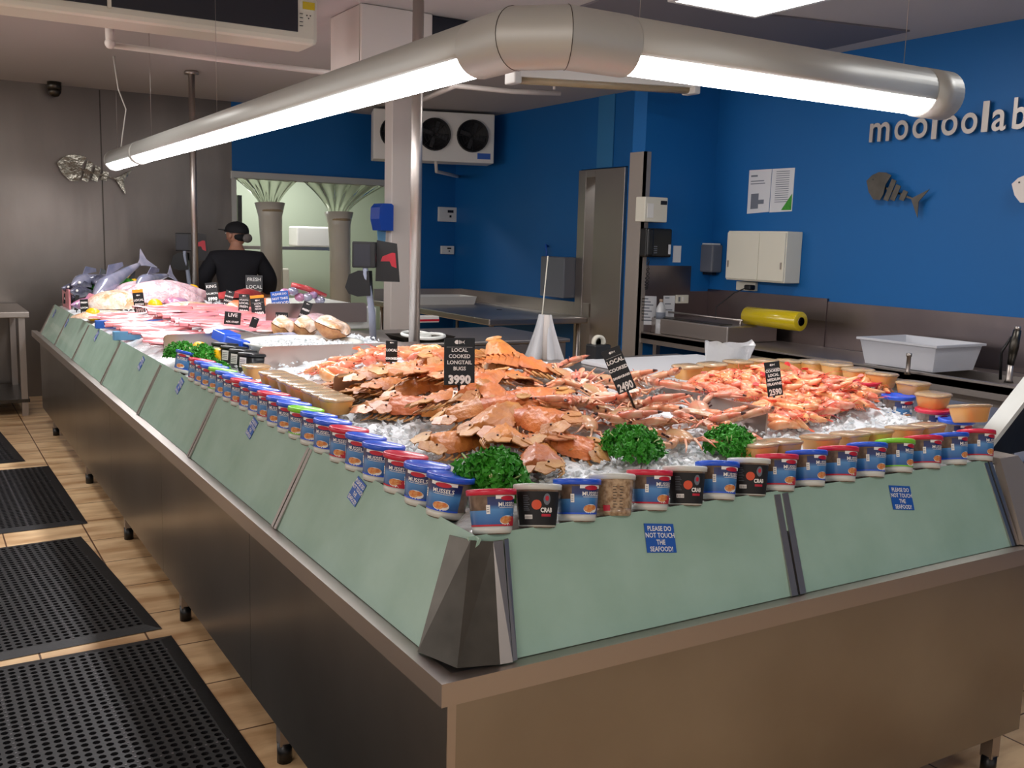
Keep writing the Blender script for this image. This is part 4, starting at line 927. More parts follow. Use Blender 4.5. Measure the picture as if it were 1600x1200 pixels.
def tub_proto(kind):
    h, r0, r1 = .098, .0445, .0535
    root = thing('mussel_tub' if kind in ('blue', 'red', 'green') else 'crab_tub', '', 'tub', (0, 0, 0))
    b = B(); b.lathe([(0, .003), (r0-.006, .003), (r0-.002, 0), (r0, .003), (r1, h-.004), (r1+.0015, h-.002), (r1, h), (0, h)], 36); b.lathe([(r0+.0004, .003), (r0+.002, .019)], 36, 1); obj('cup', b, ['cupclear' if kind == 'clear' else 'cup', 'cupclear' if kind == 'clear' else 'whitelid'], root)
    b = B(); R_ = r1+.0045; b.lathe([(r1+.001, h-.010), (R_, h-.009), (R_+.0005, h+.002), (R_-.002, h+.004), (R_-.006, h+.003), (R_-.008, h+.0005), (0, h+.0005)], 40)
    l = obj('lid', b, {'blue': 'bluelid', 'red': 'redlid', 'green': 'greenlid'}.get(kind, 'whitelid'), root)
    W = cone_wrap(r0, r1, h, .0006); W2 = cone_wrap(r0, r1, h, .0011); W3 = cone_wrap(r0, r1, h, .0015)
    if kind in ('blue', 'red', 'green'):
        b = B(); patch(b, -.085, .075, .020, .054, W, 0, 24, 3); patch(b, -.018, .075, .054, .084, W, 0, 14, 2); obj('sea_label', b, 'sealabel', root)
        b = B(); st = {'blue': 1, 'red': 2, 'green': 3}[kind]
        patch(b, -.085, .075, .0185, .0225, W2, st, 24, 1)
        patch(b, .0, .062, .079, .087, W2, 0, 8, 1); oval(b, .030, .0805, .019, .0058, W3, 4)
        b.text('MUSSELS', .0135, None, 0, .0002, 1.0, lambda v: W2(Vector((v.x+.031, v.y+.062, 0))))
        patch(b, .008, .056, .0585, .0595, W2, 0, 8, 1)
        oval(b, .030, .031, .021, .011, W2, 0); oval(b, .024, .032, .014, .0085, W3, 5); oval(b, .036, .034, .012, .006, W3, 5)
        if kind == 'red': oval(b, .046, .030, .014, .010, W3, 4)
        obj('label_print', b, ['ink', 'bluelid', 'redprint', 'greenlid', 'redprint', 'orangeprint'], root)
        b = B(); patch(b, -.021, -.0125, .046, .066, W3, 0, 3, 1)
        for k in range(3): patch(b, -.0195, -.0145, .050+.005*k, .0515+.005*k, cone_wrap(r0, r1, h, .0018), 1, 1, 1)
        obj('price_sticker', b, ['ink', 'papergrey'], root)
    elif kind == 'black':
        b = B(); patch(b, -.06, .06, .006, .084, W, 0, 24, 3); obj('black_label', b, 'blackm', root)
        b = B(); oval(b, -.006, .053, .0115, .0115, W2, 1)
        b.text('CRAB', .0145, None, 0, .0006, .8, lambda v: W2(Vector((v.x+.018, v.y+.036, 0)))); patch(b, .006, .030, .026, .032, W2, 2, 4, 1)
        oval(b, .018, .066, .0085, .0135, W2, 3); oval(b, .018, .068, .0045, .006, W3, 2)
        for k in range(9): patch(b, -.038, -.022-.002*(k % 3), .040+.0042*k, .0411+.0042*k, W2, 3, 4, 1)
        patch(b, -.036, -.016, .020, .030, W2, 0, 3, 1); 
        for k in range(6): patch(b, -.034+.003*k, -.033+.003*k, .021, .0275, W3, 4, 1, 1)
        obj('label_print', b, ['ink', 'orangedot', 'redprint', 'papergrey', 'black'], root)
    else:
        b = B(); patch(b, -.03, -.012, .012, .026, W, 0, 3, 1); obj('red_sticker', b, 'redprint', root)
        b = B()
        for k in range(8):
            for q in (-.004, .012): patch(b, q, q+.007+.003*(k % 2), .02+.007*k, .0215+.007*k, W, 0, 2, 1)
        obj('black_writing', b, 'black', root)
    return Proto(root)
PT = {k: tub_proto(k) for k in ('blue', 'red', 'green', 'black', 'clear')}
NM = {'blue': 'blue lidded mussel tub', 'red': 'red lidded mussel tub', 'green': 'green lidded mussel tub', 'black': 'black labelled crab tub with a white lid', 'clear': 'clear tub of pale crab meat with a white lid'}
random.seed(11)
right = [(765, 'red'), (835, 'black'), (897, 'blue'), (953, 'clear'), (1010, 'red'), (1065, 'black'), (1116, 'blue'), (1165, 'black'), (1210, 'red'), (1258, 'blue'), (1306, 'red'), (1352, 'blue'), (1396, 'green'), (1440, 'red'), (1482, 'blue'), (1522, 'red')]
for k, (px, kind) in enumerate(right):
    x = xat(px, .2, 1.035); sp = .0
    PT[kind].put(TR((x, .186, .999), -math.radians(17+U(-2, 2)), U(-.03, .03), -.5+U(-.08, .08)+(.1 if k == 0 else 0)), NM[kind]+', '+ORD[k]+' from corner, short glass side', 'tubs on the short glass side', .98 if kind != 'black' else .97)
left = [(703, 'blue'), (668, 'blue'), (634, 'red'), (600, 'blue'), (571, 'blue'), (546, 'red'), (520, 'blue'), (498, 'blue'), (480, 'green'), (465, 'blue'), (447, 'blue'), (430, 'red'), (414, 'blue'), (400, 'blue'), (388, 'red'), (375, 'blue'), (363, 'blue'), (353, 'green'), (343, 'blue'), (334, 'blue'), (325, 'red')]
ysl = [yat(px, .2, 1.035) for px, _ in left]
for k in range(1, len(ysl)): ysl[k] = max(ysl[k], ysl[k-1]+.112)
for k, ((px, kind), y) in enumerate(zip(left, ysl)):
    PT[kind].put(TR((.186, y, .999)) @ Matrix.Rotation(-PI/2+.12+U(-.06, .06), 4, 'Z') @ Euler((-math.radians(9+U(-2, 2)), 0, 0)).to_matrix().to_4x4(), NM[kind]+', '+ORD[k]+' from corner, long glass side', 'tubs on the long glass side')
PT['blue'].put(TR((.19, yat(280, .17, 1.0), 1.0)) @ Matrix.Rotation(-PI/2+.2, 4, 'Z') @ Euler((-.28, 0, 0)).to_matrix().to_4x4(), 'blue lidded mussel tub half hidden by the parsley at the far end of the row', 'tubs on the long glass side')
for k, (x, y, kd) in enumerate(((2.13, .47, 'red'), (2.14, .62, 'blue'), (2.15, .78, 'red'), (2.12, .37, 'blue'))):
    PT[kd].put(TR((x, y, H(x, y)-.055), 0, 0, -.6+U(-.3, .3)), NM[kd]+' sunk in the ice behind the last tubs, '+ORD[k]+' of four', 'tubs sunk in the ice')

# tan spread tubs
root = thing('spread_tub', '', 'tub', (0, 0, 0))
b = B(); b.lathe([(0, 0), (.031, 0), (.034, .003), (.041, .036), (.041, .04), (0, .04)], 36, sq=4); obj('cup', b, 'pate', root)
b = B(); b.lathe([(.0415, .037), (.0445, .038), (.0445, .043), (.040, .046), (.0, .047)], 36, sq=4); obj('lid', b, 'lidclear', root)
SP = Proto(root)
def spread(x, y, lab, grp, dz=0, rz=0, rx=0, sc=1.3, z=None): SP.put(TR((x, y, (H(x, y) if z is None else z)+dz), rx, U(-.04, .04), rz), lab, grp, sc)
for k, px in enumerate((1192, 1228, 1288, 1335, 1372, 1420, 1455)):
    x = xat(px, .30, 1.06); spread(x, .315, 'tan spread tub behind the short row of mussel tubs, '+ORD[k]+' along', 'tan tubs behind the short tub row', .012, U(-.1, .1), -.1, 1.15)
spread(xat(1515, .3, 1.08), .30, 'tan spread tub tilted above the last red lidded mussel tub', 'tan tubs behind the short tub row', .06, -.2, -.2, 1.3)
for k in range(10):
    u = k/9; x = .325; y = yat(525-u*125, x, 1.07)
    if k in (8,): continue
    spread(x, y, 'tan spread tub behind the long row of mussel tubs, '+ORD[k]+' along', 'tan tubs behind the long tub row', .02, U(-.1, .1)+PI/2, 0, 1.2)
for k, px in enumerate((1072, 1110, 1150, 1190, 1232, 1270, 1306)):
    x = xat(px, 1.16, 1.13); spread(x, 1.155, 'tan spread tub at the back edge of the prawns, '+ORD[k]+' along', 'tan tubs around the prawns', .018, U(-.1, .1), 0, 1.15)
for k, (x, y, dz) in enumerate(((2.21, 1.08, .02), (2.22, .975, .02), (2.22, .87, .02), (2.225, .765, .03), (2.23, .63, .035), (2.17, .50, .035))):
    spread(x, y, 'tan spread tub on the ice edge beside the worktop, '+ORD[k]+' from the back', 'tan tubs around the prawns', dz, U(-.3, .3), 0, 1.2)
# black oyster packs near the parsley
root = thing('oyster_pack', '', 'pack', (0, 0, 0))
b = B(); b.lathe([(0, 0), (.04, 0), (.046, .004), (.05, .075), (0, .075)], 28, sq=4); obj('tray', b, 'black', root)
b = B(); b.lathe([(.051, .072), (.054, .074), (.054, .082), (.05, .086), (0, .087)], 28, sq=4); obj('lid', b, 'black', root)
b = B(); b.box(-.02, .02, -.0515, -.0505, .022, .066); [b.box(-.017, .015, -.0523, -.0517, .03+.008*k, .032+.008*k, 1) for k in range(4)]; obj('label', b, ['ink', 'black'], root)
OP = Proto(root)
for k, (px, py) in enumerate(((350, 578), (364, 583), (378, 588), (392, 592))):
    q = P(px, py, 2, 1.05); q = Vector((.4, yat(px, .4, 1.05), 1.04)); OP.put(TR(q, -.1, 0, -1.1), 'black pack before the round white platter, '+ORD[k]+' from the parsley', 'black labelled packs')

# ================================================================== STICKERS, TAGS
def sticker(px, py, side, w_=.075, h_=.068, k=0):
    # lies on the inclined pane
    if side == 'R': n = Vector((0, -(GZ1-GZ0), (GI1-GI0))).normalized(); o = Vector((0, GI0, GZ0)); ex = Vector((1, 0, 0))
    else: n = Vector((-(GZ1-GZ0), 0, (GI1-GI0))).normalized(); o = Vector((GI0, 0, GZ0)); ex = Vector((0, -1, 0))
    d = ray(px, py); t_ = (o-CAM).dot(n)/d.dot(n); p = CAM+d*t_+n*.0015; ey = n.cross(ex)
    T = Matrix(((ex.x, ey.x, n.x, p.x), (ex.y, ey.y, n.y, p.y), (ex.z, ey.z, n.z, p.z), (0, 0, 0, 1)))
    if side == 'L': lab = 'blue do not touch sticker on the long glass side, '+ORD[k]+' pane from the corner'
    else: lab = 'blue do not touch sticker on the short glass side, '+ORD[k]+' pane from the corner'
    T = T @ Matrix.Rotation(math.radians(-8 if side == 'R' else -10), 4, 'Z')
    t = thing('touch_sticker', lab, 'sticker', p, 'blue do not touch stickers on the glass')
    b = B(); b.box(-w_/2, w_/2, -h_/2, h_/2, 0, .0008, 0, T); obj('backing', b, 'stickerblue', t)
    b = B()
    for i, tx in enumerate(('PLEASE DO', 'NOT TOUCH', 'THE', 'SEAFOOD!')): b.text(tx, h_*.235, T @ Matrix.Translation((0, h_*(.25-.235*i), .0011)), 0, .0003, .88)
    obj('printed_words', b, 'ink', t)
sticker(1031, 841, 'R', .088, .07, 0); sticker(1408, 778, 'R', .088, .07, 1)
for k, (px, py) in enumerate(((558, 768), (394, 669), (281, 603), (221, 568), (151, 525), (104, 505), (85, 490))): sticker(px, py, 'L', .07, .066, k)

def fishmark(b, T, s, mi):
    b.prism([(0, 0), (.12*s, .16*s), (.3*s, .2*s), (.38*s, .1*s), (.34*s, 0), (.38*s, -.1*s), (.3*s, -.2*s), (.12*s, -.16*s)], 0, .0006, mi, T)
    for k in range(3): b.box((.44+.12*k)*s, (.51+.12*k)*s, -(.17-.035*k)*s, (.17-.035*k)*s, 0, .0006, mi, T)
    b.prism([(.8*s, 0), (1.0*s, .2*s), (.92*s, 0), (1.0*s, -.2*s)], 0, .0006, mi, T)
def price_tag(pxc, pyc, wpx, hpx, roll, gp, lines_, price, lab, yaw=0, top=None, card='card', mark=True, ink='ink', lean=.12, nm='price_tag', stake=True, dd=0):
    """gp: pixel of the foot on the display surface (or a 3-D point)"""
    g = surf(*gp) if len(gp) == 2 else Vector(gp); k = 1/ppm(g+_f*dd)
    c = CAM+ray(pxc, pyc)*(depth(g+_f*dd)); w_, h_ = wpx*k, hpx*k
    face = Vector((CAM.x-c.x, CAM.y-c.y, 0)).normalized(); a = math.atan2(face.x, -face.y)+yaw
    w_ /= max(.3, math.cos(yaw))
    T = Matrix.Translation(c) @ Matrix.Rotation(a, 4, 'Z') @ Matrix.Rotation(-lean, 4, 'X') @ Matrix.Rotation(roll, 4, 'Y') @ RX90
    foot = c+Vector((0, 0, -h_/2)); t = thing(nm, lab, 'price tag' if nm == 'price_tag' else 'sign', g, 'price tags' if nm == 'price_tag' else None)
    b = B(); b.box(-w_/2, w_/2, -h_/2, h_/2, -.003, 0, 0, T, bev=.0012); obj('card', b, card, t)
    b = B(); y = h_*.5
    if top: y -= h_*.14
    if mark: fishmark(b, T @ Matrix.Translation((-w_*.17, y-h_*.09, .0005)), w_*.34, 0); y -= h_*.19
    n = len(lines_); hh = (h_*.29 if price else .04*h_)
    step = (y-(-h_/2)-hh)/max(1, n)
    for i, tx in enumerate(lines_):
        b.text(tx, min(step*.85, w_*1.45/max(4, len(tx))), T @ Matrix.Translation((0, y-step*(i+.8), .0009)), 0, .0003 if w_ > .06 else .0006)
    if mark and n > 2: b.box(-w_*.42, w_*.42, y-.001, y-.0004, 0, .0009, 0, T)
    if price: b.text(price, h_*.24, T @ Matrix.Translation((0, -h_*.46, .0009)), 0, .0016*w_/.08, min(1, w_*.9/(h_*.24*.56*len(price))))
    obj('lettering', b, ink, t)
    if top: b = B(); b.box(-w_/2, w_/2, h_*.38, h_*.52, -.004, .001, 0, T, bev=.001); obj('orange_band', b, 'orangecard', t)
    if stake:
        p0 = T @ Vector((0, -h_/2+.02, -.004)); p1 = Vector((p0.x, p0.y, min(g.z, p0.z-.02)-.03)) if abs(roll) < .3 else T @ Vector((0, -h_/2-.06, -.004))
        b = B(); b.tube([p0, p1], .004, 6); obj('stake', b, 'black', t)
    return t
price_tag(718, 565, 48, 74, .01, (716, 662), ['LOCAL', 'COOKED', 'LONGTAIL', 'BUGS'], '3990', 'black price tag reading 3990 standing in the heap of orange bugs', yaw=.2)
price_tag(612, 549, 18, 33, .05, (612, 592), ['LOCAL', 'COOKED'], None, 'small black price tag at the back of the orange bugs by the long divider', yaw=.3)
price_tag(967, 578, 30, 72, -.43, (985, 668), ['LOCAL', 'COOKED', 'SANDCRABS'], '2490', 'tilted black price tag reading 2490 above the sand crabs', yaw=.0)
price_tag(1209, 592, 23, 54, -.14, (1216, 650), ['COOKED', 'LOCAL', 'MEDIUM', 'PRAWNS'], '2590', 'black price tag reading 2590 standing in the prawns', yaw=.5)
price_tag(331, 456, 18, 29, -.1, (333, 474), ['KING', 'SALMON'], '5990', 'black price tag reading 5990 at the back of the pink fillets', mark=False)
price_tag(357, 467, 13, 27, .25, (352, 482), ['SALMON', 'LOCAL'], '2690', 'slanted black price tag reading 2690 beside the red salmon piece')
price_tag(381, 475, 16, 31, .05, (382, 492), ['ATLANTIC', 'LOCAL', 'FRESH'], '3290', 'black price tag reading 3290 between two other tags behind the fillets')
price_tag(403, 478, 21, 32, -.1, (406, 496), ['LOCAL', 'FRESH', 'PIECES'], '4990', 'black price tag reading 4990 with an orange band on top', top=True)
price_tag(397, 442, 26, 24, 0, (397, 462), ['FRESH', 'LOCAL'], None, 'dark price tag in front of the black shirt of the person', mark=False, dd=.2)
price_tag(363, 502, 25, 29, .1, (366, 520), ['LIVE', 'ASK STAFF', 'FOR HELP'], None, 'wide black card with white writing in front of the pink fillets', mark=False)
price_tag(396, 507, 11, 23, .35, (390, 522), ['LOCAL'], None, 'narrow slanted black tag beside the wide black card')
price_tag(440, 498, 19, 20, .03, (441, 512), ['LOCAL', 'FRESH'], None, 'dark price tag under the blue do not take sign', mark=False)
price_tag(476, 489, 14, 36, .35, (466, 508), ['FRESH', 'LOCAL'], '1290', 'slanted black price tag reading 1290 in front of the dark tray side')
price_tag(107, 467, 14, 16, .1, (107, 478), ['LOCAL'], '2590', 'small black price tag reading 2590 among the whole fish', mark=False)
price_tag(120, 473, 6, 24, .1, (118, 486), [], None, 'thin edge-on black tag among the whole fish', mark=False)
price_tag(132, 480, 12, 25, -.05, (132, 496), ['FRESH', 'LOCAL', 'FISH'], None, 'black price tag above the lemon at the end of the fillets', mark=False)
price_tag(217, 471, 16, 36, -.1, (220, 490), ['LOCAL', 'FRESH'], '3990', 'black price tag with an orange band beside a lemon in the white trays', top=True)
price_tag(206, 434, 8, 22, .15, (204, 448), [], None, 'dark narrow tag standing in the greens among the whole fish', mark=False)
price_tag(438, 470, 27, 30, -.12, (441, 505), ['PLEASE DO', 'NOT TAKE', 'SEAFOOD', 'BEFORE'], None, 'blue sign asking not to take seafood standing above the trays', card='stickerblue', mark=False, nm='notice_sign')

# ================================================================== COUNTER SCALES
def scale_display(px, pyb, k_, x, lab, c):
    """k_ : size factor; built where the pole stands"""
    y = yat(px, x, 1.1); g = Vector((x, y, 1.061)); pm = ppm(g+Vector((0, 0, .3)))
    t = thing('scale_display', lab, 'scale display', g)
    def W_(qx, qy, dy=0): p = P(qx, qy, 1, y+dy); return p
    f = lambda u, v, dy=0: W_(c[0]+u*k_, c[1]+v*k_, dy)
    b = B(); b.tube([g, f(-4, 90), f(-8, 60), f(-14, 30), f(-14, 10)], [.02, .02, .018, .016, .015], 12); obj('pole', b, 'scalegrey', t)
    fc = Vector((CAM.x-x, CAM.y-y, 0)).normalized(); a = math.atan2(fc.x, -fc.y)
    s = k_/pm
    T = Matrix.Translation(f(-16, 0)) @ Matrix.Rotation(a-.1, 4, 'Z')
    b = B(); b.box(-18*s, 18*s, -.02, 18*s, -20*s, 20*s, 0, T, bev=.006); hd = obj('customer_display', b, 'black', t)
    b = B(); b.box(-15*s, 10*s, -.0225, -.0195, -17*s, 16*s, 0, T); obj('screen', b, 'screenglass', hd)
    T = Matrix.Translation(f(22, 8, .03)) @ Matrix.Rotation(a, 4, 'Z') @ Matrix.Rotation(.12, 4, 'Y')
    b = B(); b.prism([(-22*s, 28*s), (10*s, 27*s), (22*s, -32*s), (-16*s, -36*s)], -.035, 0, 0, T @ RX90 @ Matrix.Translation((0, 0, .012))); hs = obj('touchscreen_back', b, 'black', t)
    b = B(); b.prism([(4*s, 12*s), (9*s, 12*s), (14*s, -11*s), (6*s, -9*s), (2*s, -2*s), (-12*s, -4*s), (-10*s, 4*s)], 0, .002, 0, T @ RX90 @ Matrix.Translation((0, 0, .0128))); obj('red_logo', b, 'red', hs)
    T = Matrix.Translation(f(-24, 45, .04)) @ Matrix.Rotation(a-.25, 4, 'Z')
    b = B(); b.prism([(-20*s, -6*s), (-14*s, 14*s), (0, 20*s), (18*s, 20*s), (20*s, -18*s), (0, -20*s), (-14*s, -16*s)], -.04, .03, 0, T @ RX90); obj('printer', b, 'black', t)
scale_display(583, 518, 1.0, 1.4, 'black scale display with a red mark on a grey pole, beside the white column', (585, 398))
scale_display(301, 440, .68, 1.4, 'smaller black scale display with a red mark, in front of the far steel wall', (298, 378))

# ================================================================== SEAFOOD
def facing(th): return math.radians(-31+th)       # 0: head towards the customer corner, -90: towards the long glass side, +90: towards the end
# ---- slipper lobster ("bug")
def bug_proto(seed):
    rnd = random.Random(seed); root = thing('cooked_bug', '', 'seafood', (0, 0, 0))
    def wf(v): return .036+.012*math.sin(min(1, v*1.5)*PI*.55)-.016*v**2
    b = B(); nx, ny = 17, 14
    def cf(u, v):
        s_ = u*2-1; y = -.048+v*.082; ed = 1+.05*math.sin(v*40)*(abs(s_) > .9)
        x = s_*wf(1-v if False else v)*1.08*ed; z = .006+.026*(1-abs(s_)**2.4)*(.55+.6*v-.25*v*v)+.004*math.exp(-(s_/.12)**2)*(1+.6*math.sin(v*22))+.0018*math.sin(s_*19+v*5)*math.sin(v*17)
        if v < .05: z *= .6
        return (x, y, z)
    b.grid(nx, ny, cf); b.grid(nx, ny, lambda u, v: ((u*2-1)*wf(v)*1.06, -.046+v*.08, .005-.006*(1-(u*2-1)**2)))
    obj('carapace', b, 'bug', root)
    b = B(); ns = 6; y = .03
    for k in range(ns):
        L_ = .0155; w0 = .034-.0028*k; h_ = .023-.0018*k
        def sf(u, v, y=y, w0=w0, h_=h_, k=k):
            s_ = u*2-1; a = s_*PI*.5; yy = y+v*L_*1.12+.004*abs(s_)**3; r = 1-.05*v
            return (math.sin(a)*w0*r*(1+.12*(abs(s_) > .9)), yy, .002+math.cos(a)*h_*r*(1 if v > .1 else .9)-.0004*k*k+.0015*math.cos(s_*14)*v)
        b.grid(13, 4, sf); y += L_
    b.prism([(-.028, .03), (.028, .03), (.016, y), (-.016, y)], .0, .003)
    obj('segmented_tail', b, 'bug', root)
    b = B()
    for a, L_, w0 in ((-50, .026, .010), (-25, .032, .011), (0, .034, .0115), (25, .032, .011), (50, .026, .010)):
        T = TR((0, y-.004, .003+.001*abs(a)/25), -.15, 0, math.radians(-a)); pts = [(w0*.5*math.cos(t_)*(.7+.5*(math.sin(t_)+1)/2)*1.6, L_*.5+L_*.5*math.sin(t_)) for t_ in [k*PI/7 for k in range(14)]]
        b.prism(pts, 0, .0018, 0, T)
    obj('tail_fan', b, 'bugpale', root)
    for s_ in (-1, 1):
        b = B()
        for cx, cy, r, ty in ((.019, -.062, .0195, .15), (.036, -.048, .017, .25)):
            pts = []
            for k in range(26):
                a = 2*PI*k/26; rr = r*(1+.10*math.cos(5*a+s_)+.04*math.sin(11*a)); pts.append((rr*math.cos(a), rr*1.05*math.sin(a)))
            b.prism(pts, 0, .0022, 0, TR((s_*cx, cy, .012), .12+rnd.uniform(-.1, .2), s_*ty, 0))
        obj('antenna_plate', b, 'bugpale', root)
    b = B()
    for s_ in (-1, 1):
        for k in range(4):
            b = B(); y0 = -.03+.017*k; b.tube([(s_*.02, y0, .004), (s_*.046, y0-.006, -.001), (s_*.052, y0-.022, -.006), (s_*.040, y0-.034, -.010)], [.0036, .003, .0024, .001], 6); obj('leg', b, 'bugpale', root)
        b = B(); b.ball((s_*.026, -.046, .018), .0024, 0, 8, 6); obj('eye', b, 'crabdark', root)
    return Proto(root)
BG = [bug_proto(1), bug_proto(2)]
bugs = [(790, 690, 5, .03, 'f'), (705, 697, -70, .015, 'f'), (840, 725, 10, .01, 'f'), (893, 702, 80, .012, 'f'), (850, 662, 30, .05, 'f'), 
        (730, 648, -60, .06, 'f'), (690, 632, -80, .055, 'm'), (640, 640, -85, .02, 'm'), (600, 640, -70, .012, 'm'), (565, 622, -80, .015, 'm'),
        (745, 612, -40, .08, 'm'), (650, 612, -85, .05, 'm'), (605, 608, -70, .05, 'm'), (775, 625, 35, .07, 'm'), (812, 640, 60, .05, 'm'), (835, 628, 70, .05, 'm'),
        (580, 590, -60, .05, 'b'), (630, 585, -95, .07, 'b'), (675, 590, -50, .08, 'b'), (720, 590, -90, .09, 'b'), (800, 598, 30, .06, 'b'), (830, 580, 80, .05, 'b'),
        (700, 562, -60, .06, 'b'), (665, 572, -100, .05, 'b'), (785, 562, 20, .06, 'b'), (812, 572, 110, .04, 'b'), (545, 608, -100, .012, 'm'), 
        (860, 690, -20, .012, 'f'), (770, 665, -15, .05, 'f'), (730, 570, 100, .03, 'b'), ]
random.seed(21)
BL = {'f': ('orange cooked bug at the low front edge of the heap, facing the corner parsley', 'cooked bugs at the front of the heap'), 'm': ('orange cooked bug stacked on the sloping side of the heap towards the long glass side', 'cooked bugs on the side of the heap'), 'b': ('orange cooked bug high at the back of the heap around its black price tag', 'cooked bugs at the back of the heap')}
for k, (px, py, th, dz, zn) in enumerate(bugs):
    g = surf(px, py, dz); BG[k % 2].put(TR((g.x, g.y, g.z), U(-.1, .35), U(-.35, .35), facing(th+U(-15, 15))), BL[zn][0], BL[zn][1], U(1.25, 1.5))

# ---- sand crab
def crab_proto():
    root = thing('cooked_crab', '', 'seafood', (0, 0, 0))
    def out(a):
        x = .058*math.cos(a); y = .034*math.sin(a)
        if abs(math.sin(a)) < .14: x *= 1.28
        return x, y
    b = B(); n = 44; rings = [(1, .012), (.97, .017), (.8, .024), (.5, .029), (.2, .031)]; vs = []
    for r, z in rings:
        for k in range(n):
            x, y = out(2*PI*k/n); q = 1+(.05*math.cos(k*PI) if r == 1 and y < 0 else 0); vs.append((x*r*q, y*r*q, z+.001*math.sin(k*1.7+r*9)))
    fs = [(i*n+k, i*n+(k+1) % n, (i+1)*n+(k+1) % n, (i+1)*n+k) for i in range(4) for k in range(n)]+[tuple(range(4*n, 5*n))]
    b.add(vs, fs, 0, None, True); obj('top_shell', b, 'crabshell', root)
    b = B(); vs = []
    for r, z in ((1, .012), (.85, .004), (.4, 0)):
        for k in range(n): x, y = out(2*PI*k/n); vs.append((x*r*.98, y*r*.98, z))
    b.add(vs, [(i*n+(k+1) % n, i*n+k, (i+1)*n+k, (i+1)*n+(k+1) % n) for i in range(2) for k in range(n)]+[tuple(range(2*n, 3*n))[::-1]], 0, None, True); obj('belly', b, 'oyster', root)
    for s_ in (-1, 1):
        b = B(); b.tube([(s_*.035, -.022, .013), (s_*.068, -.045, .017), (s_*.088, -.060, .017)], [.009, .012, .0105], 8)
        b.tube([(s_*.088, -.060, .017), (s_*.080, -.088, .017), (s_*.066, -.120, .015)], [.011, .0155, .013], 8, flat=.8)
        b.tube([(s_*.070, -.118, .016), (s_*.058, -.145, .016), (s_*.044, -.168, .014)], [.0085, .006, .0015], 7); b.tube([(s_*.060, -.118, .014), (s_*.044, -.140, .014), (s_*.038, -.162, .013)], [.007, .005, .0015], 7)
        for q in ((s_*.07, -.05, .027), (s_*.085, -.07, .029), (s_*.076, -.1, .03)): b.tube([q, (q[0]+s_*.004, q[1], q[2]+.005)], [.002, .0004], 5)
        c_ = obj('claw', b, 'crabclaw', root)
        b = B(); b.tube([(s_*.050, -.158, .0152), (s_*.0435, -.1692, .0142)], [.0052, .001], 7); b.ball((s_*.09, -.062, .022), .005, 0, 7, 5); obj('dark_tip', b, 'crabdark', c_)
        for k in range(3):
            b = B(); y0 = -.008+.014*k; an = math.radians(-12+22*k)
            d = Vector((s_*math.cos(an), math.sin(an), 0)); p0 = Vector((s_*.045, y0, .011)); b.tube([p0, p0+d*.032+Vector((0, 0, .014)), p0+d*.062+Vector((0, -.004, .002)), p0+d*.085+Vector((0, -.012, -.006))], [.0045, .004, .0032, .0008], 6, flat=.7); obj('leg', b, 'crabclaw', root)
        b = B(); b.tube([(s_*.04, .024, .011), (s_*.062, .044, .014), (s_*.072, .06, .012)], [.0045, .004, .004], 6); b.prism([(.011*math.cos(k*PI/6), .017*math.sin(k*PI/6)) for k in range(12)], 0, .002, 0, TR((s_*.077, .074, .011), 0, .2*s_, -s_*.4)); obj('paddle_leg', b, 'crabclaw', root)
        b = B(); b.tube([(s_*.012, -.033, .018), (s_*.015, -.042, .024)], [.003, .0035], 6); obj('eye', b, 'crabdark', root)
    return Proto(root)
CR = crab_proto(); random.seed(5)
crabs = [(950, 602, -25, .02), (1012, 603, 65, .03), (1048, 598, 30, .02), (925, 618, -60, .03), (965, 628, 0, .03), (905, 640, -80, .03), (945, 652, -35, .02), (1000, 640, 70, .03), (1030, 668, -55, .01), (1090, 652, 0, .012), (1112, 674, 40, .008), (1060, 690, -75, .004),
         (885, 610, 15, .03), (880, 592, -40, .02), (1135, 640, 90, .01), (1140, 662, 20, .015), (915, 668, -95, .012), (985, 620, -90, .04), (975, 655, 45, .02), (1000, 575, 100, .0)]
for k, (px, py, th, dz) in enumerate(crabs):
    g = surf(px, py, dz+.006)
    if g.x > 1.34: g.x = 1.30
    fl = k in (4, 9, 12, 17)
    CR.put(TR((g.x, g.y, g.z+(.025 if fl else 0)), U(-.35, .1)+(PI if fl else 0), U(-.3, .3), facing(th)+(0 if not fl else PI)), 'pinkish cooked sand crab lying belly up on the ice between bugs and prawns' if fl else 'pinkish cooked sand crab heaped on the ice between bugs and prawns', 'upturned sand crabs' if fl else 'sand crabs heaped on the ice', U(.95, 1.15))

